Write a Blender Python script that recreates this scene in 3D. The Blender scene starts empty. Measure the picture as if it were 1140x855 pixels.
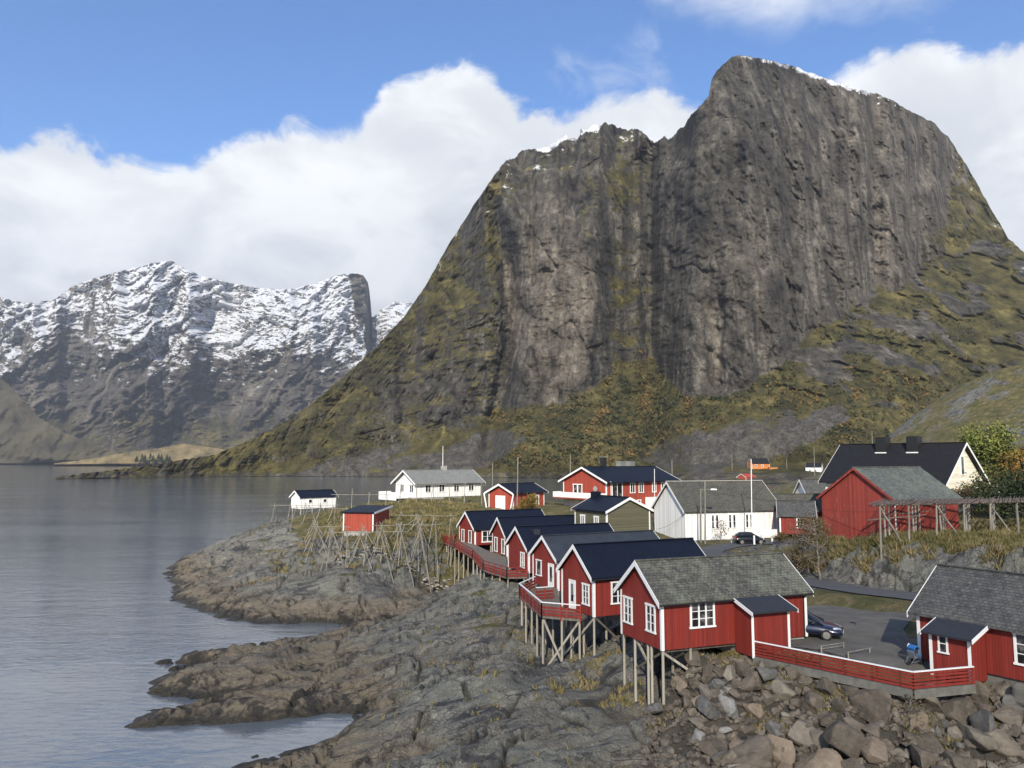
import bpy, bmesh, math, random
import numpy as np
from mathutils import Vector, Matrix
# ------------------------------------------------------------------ camera
SC = bpy.context.scene
COL = SC.collection
F, CX, CY, HOR, CH = 861.0, 570.0, 427.5, 511.0, 17.0       # focal length in photo pixels, optical centre, horizon row, eye height
PITCH = math.atan((HOR - CY) / F); CP, SP = math.cos(PITCH), math.sin(PITCH)
cam_d = bpy.data.cameras.new('camera'); cam = bpy.data.objects.new('camera', cam_d); COL.objects.link(cam)
cam_d.sensor_width = 36.0; cam_d.lens = 36.0 * F / 1140.0
cam_d.clip_start = 0.5; cam_d.clip_end = 30000
cam.location = (0, 0, CH); cam.rotation_euler = (math.pi / 2 + PITCH, 0, 0)
SC.camera = cam
# ------------------------------------------------------------------ sun, sky, exposure
SUN_AZ, SUN_EL = math.radians(-7.0), math.radians(30.0)      # azimuth right of straight behind the camera
sun_dir = Vector((math.sin(SUN_AZ) * math.cos(SUN_EL), -math.cos(SUN_AZ) * math.cos(SUN_EL), math.sin(SUN_EL)))
sun_d = bpy.data.lights.new('sun', 'SUN'); sun_d.energy = 5.0; sun_d.angle = math.radians(0.6); sun_d.color = (1.0, 0.92, 0.79)
sun_o = bpy.data.objects.new('sun', sun_d); COL.objects.link(sun_o)
sun_o.rotation_euler = sun_dir.to_track_quat('Z', 'Y').to_euler()
SC.view_settings.view_transform = 'Standard'; SC.view_settings.look = 'None'
SC.view_settings.exposure = 0.72; SC.view_settings.gamma = 1.0; SC.view_settings.use_curve_mapping = False
SC.cycles.max_bounces = 5; SC.cycles.diffuse_bounces = 2; SC.cycles.glossy_bounces = 3
SC.cycles.transmission_bounces = 3; SC.cycles.volume_bounces = 0; SC.cycles.transparent_max_bounces = 8
SC.cycles.caustics_reflective = False; SC.cycles.caustics_refractive = False
SC.cycles.use_denoising = True


def sky_dir(u, v):
    a = (CY - v) / F
    d = Vector(((u - CX) / F, CP - SP * a, SP + CP * a)); d.normalize(); return d


W = bpy.data.worlds.new('World'); SC.world = W; W.use_nodes = True


class NT:
    """tiny helper for node trees"""
    def __init__(s, tree): s.t = tree; s.n = tree.nodes; s.l = tree.links
    def new(s, typ, **kw):
        n = s.n.new(typ)
        for k, v in kw.items(): setattr(n, k, v)
        return n
    def put(s, sock, v):
        if v is None: return
        if hasattr(v, 'is_output') or isinstance(v, bpy.types.NodeSocket): s.l.new(v, sock)
        else: sock.default_value = v
    def math(s, op, a, b=None, c=None, clamp=False):
        n = s.new('ShaderNodeMath', operation=op); n.use_clamp = clamp
        s.put(n.inputs[0], a); s.put(n.inputs[1], b); s.put(n.inputs[2], c); return n.outputs[0]
    def vmath(s, op, a, b=None):
        n = s.new('ShaderNodeVectorMath', operation=op); s.put(n.inputs[0], a); s.put(n.inputs[1], b); return n.outputs[0]
    def mix(s, fac, a, b, mode='MIX'):
        n = s.new('ShaderNodeMix', data_type='RGBA', blend_type=mode); s.put(n.inputs[0], fac)
        s.put(n.inputs[6], rgba(a)); s.put(n.inputs[7], rgba(b)); return n.outputs[2]
    def noise(s, vec, scale, detail=6, rough=0.6, dist=0.0, lac=2.0):
        n = s.new('ShaderNodeTexNoise'); s.put(n.inputs['Vector'], vec); n.inputs['Scale'].default_value = scale
        n.inputs['Detail'].default_value = detail; n.inputs['Roughness'].default_value = rough
        n.inputs['Distortion'].default_value = dist; n.inputs['Lacunarity'].default_value = lac; return n.outputs[0]
    def voro(s, vec, scale, feature='F1', rnd=1.0, out=0):
        n = s.new('ShaderNodeTexVoronoi', feature=feature); s.put(n.inputs['Vector'], vec); n.inputs['Scale'].default_value = scale
        n.inputs['Randomness'].default_value = rnd; return n.outputs[out]
    def ramp(s, fac, stops, interp='LINEAR'):
        n = s.new('ShaderNodeValToRGB'); n.color_ramp.interpolation = interp; s.put(n.inputs[0], fac); e = n.color_ramp.elements
        while len(e) < len(stops): e.new(0.5)
        for i, (p, c) in enumerate(stops):
            e[i].position = p; e[i].color = rgba(c) if not isinstance(c, (int, float)) else (c, c, c, 1)
        return n.outputs[0]
    def smooth(s, v, lo, hi):
        n = s.new('ShaderNodeMapRange', interpolation_type='SMOOTHSTEP'); s.put(n.inputs[0], v)
        n.inputs[1].default_value = lo; n.inputs[2].default_value = hi; return n.outputs[0]
    def mapping(s, vec, scale=(1, 1, 1), rot=(0, 0, 0), loc=(0, 0, 0)):
        n = s.new('ShaderNodeMapping'); s.put(n.inputs[0], vec); n.inputs['Scale'].default_value = scale
        n.inputs['Rotation'].default_value = rot; n.inputs['Location'].default_value = loc; return n.outputs[0]
    def curve(s, v, pts):
        n = s.new('ShaderNodeFloatCurve'); c = n.mapping.curves[0]
        while len(c.points) < len(pts): c.points.new(0.5, 0.5)
        for p, (x, y) in zip(c.points, pts): p.location = (x, y); p.handle_type = 'AUTO'
        n.mapping.update(); s.put(n.inputs['Value'], v); return n.outputs[0]


def rgba(c):
    if isinstance(c, (tuple, list)): return tuple(c) + (1,) if len(c) == 3 else tuple(c)
    return c


def build_world():
    t = NT(W.node_tree); t.n.clear()
    out = t.new('ShaderNodeOutputWorld'); bg = t.new('ShaderNodeBackground'); t.l.new(bg.outputs[0], out.inputs[0])
    sky = t.new('ShaderNodeTexSky', sky_type='NISHITA'); sky.sun_disc = False; sky.sun_elevation = SUN_EL
    sky.sun_rotation = math.atan2(sun_dir.x, sun_dir.y); sky.altitude = 0; sky.air_density = 0.9; sky.dust_density = 0.3; sky.ozone_density = 3.2
    bg.inputs[1].default_value = 0.10
    d = t.new('ShaderNodeTexCoord').outputs['Generated']
    sx = t.new('ShaderNodeSeparateXYZ'); t.l.new(d, sx.inputs[0])
    az = t.math('ARCTAN2', sx.outputs[0], sx.outputs[1])                       # 0 straight ahead, + to the right
    el = t.math('ARCSINE', sx.outputs[2])
    A0, A1, E1 = -0.75, 0.75, 0.80
    azn = t.math('DIVIDE', t.math('ADD', az, -A0), A1 - A0, clamp=True)
    eln = t.math('DIVIDE', el, E1)

    def prof(pts):
        o = []
        for u, v in pts:
            q = sky_dir(u, v); o.append(((math.atan2(q.x, q.y) - A0) / (A1 - A0), math.asin(q.z) / E1))
        return o
    dv = t.mapping(d, (1, 1, 1.35))
    big = t.noise(dv, 4.5, 9, 0.56, 0.25); fine = t.noise(dv, 15, 9, 0.62, 0.5)
    pert = t.math('ADD', t.math('MULTIPLY', t.math('SUBTRACT', big, 0.5), 0.13), t.math('MULTIPLY', t.math('SUBTRACT', fine, 0.5), 0.10))
    # the long bank over the fjord and behind the peak
    bank = t.curve(azn, prof([(-60, 160), (0, 152), (45, 137), (95, 142), (135, 165), (215, 186), (262, 152), (330, 134), (360, 148), (408, 130),
                              (428, 96), (480, 80), (540, 82), (585, 118), (620, 125), (665, 110), (720, 103), (790, 116), (870, 100), (915, 72), (960, 52), (1035, 25), (1085, 40), (1150, 42), (1220, 60)]))
    dlt = t.math('ADD', t.math('SUBTRACT', bank, eln), pert)
    m_bank = t.smooth(dlt, -0.004, 0.026)
    # the ragged cloud along the top edge, right of centre
    hi = t.curve(azn, prof([(-60, -300), (600, -300), (690, -60), (735, 5), (800, 26), (870, 40), (930, 20), (1000, 14), (1070, -10), (1110, -120), (1200, -300)]))
    m_hi = t.smooth(t.math('ADD', t.math('SUBTRACT', eln, hi), t.math('MULTIPLY', pert, 0.8)), -0.03, 0.07)
    m_hi = t.math('MULTIPLY', m_hi, t.smooth(eln, 0.9, 0.70))
    wq = sky_dir(690, 80)
    wd = t.new('ShaderNodeVectorMath', operation='DISTANCE'); t.put(wd.inputs[0], t.mapping(d, (1, 1, 2.2))); wd.inputs[1].default_value = (wq.x, wq.y, wq.z * 2.2)
    m_w = t.math('MULTIPLY', t.smooth(t.math('ADD', wd.outputs['Value'], t.math('MULTIPLY', t.math('SUBTRACT', fine, 0.5), -0.35)), 0.09, -0.06), 0.45)
    # broken cloud over the rest of the sky (seen in the water)
    rest = t.math('MULTIPLY', t.smooth(t.noise(t.mapping(d, (1, 1, 2)), 2.2, 7, 0.6), 0.47, 0.62), t.smooth(eln, 0.85, 1.05))
    m = t.math('MAXIMUM', t.math('MAXIMUM', m_bank, t.math('MULTIPLY', m_hi, 0.85)), t.math('MAXIMUM', m_w, t.math('MULTIPLY', rest, 0.8)))
    # cloud brightness: sunlit crests, greyer bellies
    depth = t.smooth(dlt, 0.0, 0.30)
    bil = t.noise(t.mapping(d, (1, 1, 1.6)), 6, 8, 0.55, 0.4)
    lum = t.math('ADD', t.math('MULTIPLY', t.smooth(bil, 0.36, 0.64), 0.62), t.math('MULTIPLY', t.math('SUBTRACT', 1.0, depth), 0.45), clamp=True)
    ccol = t.mix(lum, (4.0, 4.25, 4.65), (6.9, 7.0, 7.1))
    skc = t.mix(1.0, sky.outputs[0], (0.62, 0.98, 1.30), 'MULTIPLY')
    t.put(bg.inputs[0], t.mix(m, skc, ccol))


build_world()
# ------------------------------------------------------------------ small tools
def at(u, v, Y):
    """the point at distance Y (metres ahead) seen at photo pixel u, v"""
    a = (CY - v) / F; k = Y / (CP - SP * a)
    return Vector(((u - CX) / F * k, Y, CH + k * (SP + CP * a)))


def on_z(u, v, z):
    a = (CY - v) / F; k = (z - CH) / (SP + CP * a)
    return Vector(((u - CX) / F * k, k * (CP - SP * a), z))


_rng = np.random.RandomState(7)
_perm = _rng.permutation(512).astype(np.int64); _perm = np.concatenate([_perm, _perm, _perm])
_g2 = np.stack([np.cos(np.arange(512) * 2.399963), np.sin(np.arange(512) * 2.399963)], 1)


def perlin(x, y, seed=0):
    x = np.asarray(x, float) + seed * 17.31; y = np.asarray(y, float) - seed * 9.77
    xi = np.floor(x).astype(np.int64); yi = np.floor(y).astype(np.int64); fx = x - xi; fy = y - yi
    ux = fx * fx * fx * (fx * (fx * 6 - 15) + 10); uy = fy * fy * fy * (fy * (fy * 6 - 15) + 10)
    r = []
    for dy in (0, 1):
        for dx in (0, 1):
            g = _g2[_perm[_perm[(xi + dx) & 511] + ((yi + dy) & 511)]]
            r.append(g[..., 0] * (fx - dx) + g[..., 1] * (fy - dy))
    return (r[0] * (1 - ux) + r[1] * ux) * (1 - uy) + (r[2] * (1 - ux) + r[3] * ux) * uy


def fbm(x, y, oct=5, gain=0.5, seed=0, ridged=False):
    s = 0; a = 1.0; f = 1.0; n = 0
    for i in range(oct):
        p = perlin(x * f, y * f, seed + i * 3)
        s = s + a * ((1 - 2.2 * np.abs(p)) if ridged else p * 1.4); n += a; a *= gain; f *= 2.03
    return s / n


def worley(x, y, seed=0):
    """F1, F2 and a cell id of a 2-D Voronoi pattern"""
    xi = np.floor(x).astype(np.int64); yi = np.floor(y).astype(np.int64)
    f1 = np.full(x.shape, 9.0); f2 = np.full(x.shape, 9.0); idn = np.zeros(x.shape)
    for dy in (-1, 0, 1):
        for dx in (-1, 0, 1):
            h = _perm[_perm[(xi + dx + seed * 13) & 511] + ((yi + dy) & 511)]
            px = xi + dx + (h * 0.6180339 % 1.0); py = yi + dy + (h * 0.7548776 % 1.0)
            d = np.hypot(px - x, py - y); c = d < f1
            f2 = np.where(c, f1, np.minimum(f2, d)); idn = np.where(c, h / 512.0, idn); f1 = np.where(c, d, f1)
    return f1, f2, idn


def sstep(x, a, b):
    t = np.clip((x - a) / (b - a), 0, 1); return t * t * (3 - 2 * t)


def tag(o, label=None, cat=None, group=None, kind=None):
    if label: o['label'] = label
    if cat: o['category'] = cat
    if group: o['group'] = group
    if kind: o['kind'] = kind
    return o


def grid_mesh(name, P, masks=None, m=None, kind=None, flip=False, label=None):
    """P: (rows, cols, 3) vertices of one sheet; masks: (rows, cols, 4) stored as a colour attribute"""
    R, C_, _ = P.shape
    me = bpy.data.meshes.new(name)
    idx = np.arange(R * C_).reshape(R, C_)
    q = np.stack([idx[:-1, :-1], idx[:-1, 1:], idx[1:, 1:], idx[1:, :-1]], -1).reshape(-1, 4)
    if flip: q = q[:, ::-1]
    me.vertices.add(R * C_); me.vertices.foreach_set('co', P.reshape(-1).astype(np.float32))
    me.loops.add(q.size); me.loops.foreach_set('vertex_index', q.reshape(-1).astype(np.int32))
    me.polygons.add(len(q)); me.polygons.foreach_set('loop_start', np.arange(0, q.size, 4, dtype=np.int32))
    me.polygons.foreach_set('loop_total', np.full(len(q), 4, np.int32))
    me.polygons.foreach_set('use_smooth', np.ones(len(q), bool))
    me.update(calc_edges=True)
    if masks is not None:
        a = me.attributes.new('mask', 'FLOAT_COLOR', 'POINT'); a.data.foreach_set('color', masks.reshape(-1).astype(np.float32))
    if m: me.materials.append(m)
    o = bpy.data.objects.new(name, me); COL.objects.link(o)
    if kind: o['kind'] = kind
    if label: o['label'] = label
    return o


def bilin(xs, pts):
    pts = sorted(pts); return np.interp(xs, [p[0] for p in pts], [p[1] for p in pts])


# ------------------------------------------------------------------ materials
def new_mat(name):
    m = bpy.data.materials.new(name); m.use_nodes = True; t = NT(m.node_tree); t.n.clear()
    out = t.new('ShaderNodeOutputMaterial'); b = t.new('ShaderNodeBsdfPrincipled'); t.l.new(b.outputs[0], out.inputs[0])
    return m, t, b


def bump(t, b, h, strength=0.4, dist=0.05):
    n = t.new('ShaderNodeBump'); n.inputs['Strength'].default_value = strength; n.inputs['Distance'].default_value = dist
    t.put(n.inputs['Height'], h); t.l.new(n.outputs[0], b.inputs['Normal'])


def mat_simple(name, c, rough=0.7, var=0.15, scale=6.0, metal=0.0, spec=0.4, bmp=0.0):
    m, t, b = new_mat(name); o = t.new('ShaderNodeTexCoord').outputs['Object']
    n = t.noise(o, scale, 6, 0.65)
    k = t.ramp(n, [(0.3, 1 - var), (0.7, 1 + var)])
    t.put(b.inputs['Base Color'], t.mix(1.0, c, k, 'MULTIPLY')); b.inputs['Roughness'].default_value = rough
    b.inputs['Metallic'].default_value = metal; b.inputs['Specular IOR Level'].default_value = spec
    if bmp: bump(t, b, n, bmp, 0.03)
    return m
# ------------------------------------------------------------------ water
def mat_water():
    m, t, b = new_mat('sea_water')
    g = t.new('ShaderNodeNewGeometry').outputs['Position']
    # wind ripples, three sizes, crests roughly across the fjord; calmer lanes between
    r1 = t.noise(t.mapping(g, (0.16, 0.42, 1), (0, 0, 0.25)), 1.0, 3, 0.5, 0.6)
    r2 = t.noise(t.mapping(g, (0.75, 1.7, 1), (0, 0, 0.15)), 1.0, 4, 0.6, 0.8)
    r3 = t.noise(t.mapping(g, (0.012, 0.035, 1), (0, 0, 0.2)), 1.0, 4, 0.55, 0.5)
    lane = t.smooth(r3, 0.34, 0.66)
    h = t.math('ADD', t.math('MULTIPLY', r1, 0.40), t.math('MULTIPLY', r2, 0.24))
    h = t.math('MULTIPLY', h, t.math('ADD', t.math('MULTIPLY', lane, 0.75), 0.35))
    bump(t, b, h, 1.0, 0.20)
    b.inputs['Base Color'].default_value = (0.098, 0.114, 0.130, 1); b.inputs['Roughness'].default_value = 0.07; b.inputs['IOR'].default_value = 1.95
    return m


def make_water():
    me = bpy.data.meshes.new('water'); bm = bmesh.new()
    rr = [5, 20, 60, 150, 400, 1000, 2500, 6500]; n = 48; rings = []
    for r in rr: rings.append([bm.verts.new((r * math.sin(2 * math.pi * k / n), 300 * 0 + r * math.cos(2 * math.pi * k / n), 0)) for k in range(n)])
    bm.faces.new(rings[0][::-1])
    for a, b_ in zip(rings, rings[1:]):
        for k in range(n): bm.faces.new((a[k], a[(k + 1) % n], b_[(k + 1) % n], b_[k]))
    bmesh.ops.recalc_face_normals(bm, faces=bm.faces)
    for f in bm.faces:
        if f.normal.z < 0: f.normal_flip()
    bm.to_mesh(me); bm.free(); me.materials.append(mat_water())
    o = bpy.data.objects.new('water', me); COL.objects.link(o); tag(o, 'rippled grey blue fjord water', kind='structure')


make_water()

# ------------------------------------------------------------------ near land: one height field
CTRL = []


def c_z(u, v, z):
    p = on_z(u, v, z); CTRL.append((p.x, p.y, z))


def c_d(u, v, D):
    p = at(u, v, D); CTRL.append((p.x, p.y, p.z))


def c_w(u, v, depth):
    p = on_z(u, v, 0); CTRL.append((p.x, p.y, -depth))


for q in [(19, 48.5, 5.85), (15.5, 48.3, 5.7), (26, 50, 5.9), (24, 56, 5.95), (31, 60.5, 6.0), (26, 68, 6.0), (20, 60, 5.95), (25, 80, 6.05), (24, 98, 6.1), (33, 103, 6.2), (16, 74, 5.7),
          (13, 90, 5.8), (20, 110, 6.2), (38, 110, 6.4), (10, 105, 6.3), (5, 125, 8.6), (0, 128, 8.8), (13, 125, 8.4), (-10, 136, 9.3), (-17, 142, 9.7), (-5, 155, 9.4), (-22, 150, 8.8),
          (20, 140, 8.0), (40, 140, 7.4), (62, 150, 9.5), (0, 188, -1), (-30, 183, -1.5), (30, 195, -1), (60, 215, -1), (-55, 178, -2), (95, 300, 2), (70, 330, -1.5), (85, 420, -1),
          (14.6, 60.5, 5.7), (15.2, 79, 5.5), (11.2, 84.6, 5.5), (9.2, 100, 5.6), (6, 116, 6.6), (22.5, 45, 5.85), (26, 45, 5.7), (24.0, 41.5, 5.55), (20, 41, 5.5), (17, 44, 5.5),
          (30, 36, 3.6), (30, 44, 5.2), (36, 40, 4.8), (45, 55, 7.6), (60, 40, 6), (35, 30, 1.5), (50, 30, 3), (60, 100, 10.4), (47, 110, 9), (80, 90, 12), (80, 60, 10),
          (0, 30, 0.6), (10, 29, 0.6), (20, 30, 0.5), (-10, 33, -0.5), (-20, 34, -3), (-8, 26, -2), (30, 25, -1), (10, 22, -3), (44, 80, 9.0), (55, 88, 9.8), (66, 75, 10.5), (36, 92, 7.0), (30, 88, 6.2),
          (100, 130, 14), (140, 130, 20), (210, 300, 50), (100, 250, 7), (120, 330, 3), (160, 390, 4), (205, 420, 10), (110, 400, 0), (150, 300, 24), (250, 430, 30), (120, 90, 16), (110, 60, 12), (250, 200, 60), (180, 120, 30), (-70, 140, -3), (-60, 100, -3), (-90, 60, -6), (-40, 40, -5)]:
    CTRL.append(q)
for q in [(740, 797, 2.0), (712, 763, 3.1), (696, 748, 3.5), (768, 750, 4.0), (625, 745, 2.1), (652, 740, 2.2), (668, 736, 2.5), (610, 743, 1.9), (603, 724, 2.2), (596, 712, 2.5), (586, 707, 2.6),
          (562, 672, 3.6), (546, 652, 4.2), (534, 637, 3.2), (402, 695, 0.55), (416, 690, 0.7), (392, 702, 0.5), (497, 658, 0.2), (509, 656, 0.2), (520, 650, 0.9), (482, 655, 0.5), (470, 664, 0.4), (450, 672, 0.3),
          (400, 855, 1.2), (500, 855, 1.9), (600, 855, 2.1), (700, 855, 1.4), (450, 800, 1.7), (550, 800, 2.6), (650, 800, 2.2), (480, 760, 2.0), (560, 760, 3.0), (660, 765, 2.4), (480, 720, 2.4),
          (560, 720, 3.1), (430, 705, 1.9), (500, 690, 3.1), (560, 690, 3.5), (470, 668, 1.3), (540, 665, 3.5), (430, 780, 0.9), (400, 815, 0.35), (330, 843, 0.3), (300, 855, 0.6),
          (190, 742, 0.25), (240, 735, 0.5), (290, 722, 0.5), (182, 764, 0.3), (225, 757, 0.8), (280, 752, 0.9), (165, 799, 0.15), (215, 796, 0.3), (265, 792, 0.45), (320, 786, 0.6), (350, 740, 1.0), (400, 722, 1.3), (420, 752, 1.2), (340, 765, 0.7), (380, 775, 0.5), (300, 770, 0.45)]:
    c_z(*q)
for q in [(330, 610, 115), (300, 600, 125), (400, 655, 88), (340, 655, 90), (290, 655, 92), (420, 625, 98), (400, 600, 104), (460, 600, 105), (240, 643, 105), (265, 615, 118), (320, 580, 135), (350, 590, 125),
          (500, 580, 117), (470, 560, 132), (370, 635, 97), (450, 635, 95), (300, 632, 101), (215, 655, 101),
          (850, 745, 45.5), (850, 800, 42.8), (850, 855, 39.5), (950, 770, 42), (950, 800, 40.5), (950, 855, 38.3), (1050, 775, 41), (1100, 790, 40), (1100, 855, 37.5), (1040, 815, 39.3), (780, 740, 46.2), (780, 800, 43.2), (780, 855, 39.6), (890, 735, 44.8), (1000, 770, 41),
          (930, 652, 66.5), (930, 612, 69.5), (1000, 658, 62), (1000, 620, 65.5), (1050, 640, 60), (1060, 615, 65), (1120, 640, 55), (1130, 600, 70), (1100, 580, 85), (950, 605, 80), (918, 617, 78), (890, 640, 76),
          (1100, 424, 270), (1055, 440, 255), (1020, 462, 240), (1000, 484, 232), (985, 505, 225), (965, 520, 215), (1140, 428, 275), (1080, 500, 180), (1020, 508, 185), (1140, 500, 160), (935, 527, 225), (900, 533, 240), (870, 540, 290), (905, 533, 330), (940, 527, 300), (975, 512, 290), (1050, 474, 215), (1200, 430, 280), (860, 548, 220), (920, 533, 170), (960, 527, 170), (1000, 522, 160)]:
    c_d(*q)
for q in [(60, 700, 2.5), (60, 600, 4), (150, 655, 1.5), (200, 700, 1.2), (260, 711, 0.8), (340, 703, 0.7), (380, 696, 0.3), (222, 745, 0.25), (150, 752, 0.8), (100, 780, 1.2), (140, 782, 0.8), (205, 779, 0.45), (255, 775, 0.3),
          (200, 830, 1.8), (260, 812, 1.2), (320, 805, 1.0), (370, 797, 0.6), (280, 838, 0.5), (100, 855, 2.5), (180, 680, 1.0), (210, 682, 0.7), (150, 630, 2), (230, 610, 1.5), (270, 580, 2), (430, 696, 0.0), (470, 690, 0.6)][:-1]:
    c_w(*q)
_ct = np.array(CTRL)


class TPS:
    def __init__(s, pts, reg=4.0):
        s.p = pts[:, :2] / 50.0; n = len(pts); K = s.k(np.hypot(s.p[:, None, 0] - s.p[None, :, 0], s.p[:, None, 1] - s.p[None, :, 1])) + np.eye(n) * reg * 1e-4
        Q = np.c_[np.ones(n), s.p]; A = np.block([[K, Q], [Q.T, np.zeros((3, 3))]])
        s.w = np.linalg.solve(A, np.r_[pts[:, 2], 0, 0, 0])
    @staticmethod
    def k(r): return r * r * np.log(r + 1e-6)
    def __call__(s, x, y):
        sh = np.shape(x); x = np.ravel(x) / 50.0; y = np.ravel(y) / 50.0; o = np.empty(len(x)); n = len(s.p)
        for i in range(0, len(x), 40000):
            a, b = x[i:i + 40000], y[i:i + 40000]
            o[i:i + 40000] = s.k(np.hypot(a[:, None] - s.p[None, :, 0], b[:, None] - s.p[None, :, 1])) @ s.w[:n] + s.w[n] + s.w[n + 1] * a + s.w[n + 2] * b
        return o.reshape(sh)


tps = TPS(_ct)


def seg_dist(x, y, pts):
    d = np.full(np.shape(x), 1e9)
    for (ax, ay), (bx, by) in zip(pts, pts[1:]):
        vx, vy = bx - ax, by - ay; t = np.clip(((x - ax) * vx + (y - ay) * vy) / (vx * vx + vy * vy), 0, 1)
        d = np.minimum(d, np.hypot(x - ax - t * vx, y - ay - t * vy))
    return d


def in_poly(x, y, poly):
    c = np.zeros(np.shape(x), bool); n = len(poly)
    for i in range(n):
        (x1, y1), (x2, y2) = poly[i], poly[(i + 1) % n]
        k = ((y1 > y) != (y2 > y)) & (x < (x2 - x1) * (y - y1) / (y2 - y1 + 1e-9) + x1); c ^= k
    return c


ROAD = [(52, 47), (41, 53.5), (34, 58.6), (28.5, 64.5), (24.5, 73), (22, 84), (23, 94), (28, 99.5), (36, 103), (48, 104)]
ROAD_Z = [7.4, 6.6, 6.3, 6.2, 6.1, 6.05, 6.1, 6.1, 6.2, 6.4]
ROAD_B = [(23, 94), (17, 99), (9, 108), (2, 116)]
GRAVEL = [(15.3, 48.5), (20.6, 42.2), (23.2, 43.0), (23.9, 47.2), (25.4, 51.5), (28.2, 55.0), (28.0, 57.6), (24.6, 62), (22.6, 63.2), (20.8, 60), (19.0, 54)]
FLATS = [(ROAD, 2.2), (ROAD_B, 1.8)]
GRASS_POLYS = [[(-28, 112), (-14, 99), (-4, 104), (2, 112), (10, 118), (16, 130), (0, 150), (-30, 160), (-40, 140)],       # rack field
               [(-2, 100), (8, 96), (24, 100), (40, 104), (60, 110), (60, 160), (0, 160)],
               [(30, 73.5), (38, 65.2), (51.8, 56), (70, 50), (140, 60), (140, 330), (60, 260), (46, 130), (40, 96), (30, 90)],
               [(13.5, 48.2), (20.0, 41.2), (24, 41.9), (30, 39.5), (30, 38.6), (20, 39.6), (13, 46.6)],
               [(14, 58), (20, 58), (22, 74), (19, 96), (10, 100), (9, 90), (13, 70)], [(25.4, 51), (27, 48), (31, 50), (31, 57), (28, 54)], [(20.5, 60.5), (22, 66), (25.5, 65), (29.8, 59.5), (28.2, 57.6), (24.8, 62), (22.6, 63.4)]]


def _profile(pts, zs=None):
    p = np.array(pts, float); d = np.r_[0, np.cumsum(np.hypot(*np.diff(p, axis=0).T))]; s = np.linspace(0, d[-1], 60)
    x, y = np.interp(s, d, p[:, 0]), np.interp(s, d, p[:, 1]); z = tps(x, y) if zs is None else np.interp(s, d, zs); k = np.ones(9) / 9
    return x, y, np.convolve(np.pad(z, 4, 'edge'), k, 'valid')


ROADS = [(_profile(ROAD, ROAD_Z), 2.6), (_profile(ROAD_B), 1.9)]
LEDGE = [(26.5, 75.5), (29, 70.5), (32, 66.3), (36.5, 62.3), (42.5, 58.2), (50, 53), (62, 46.5)]


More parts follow.
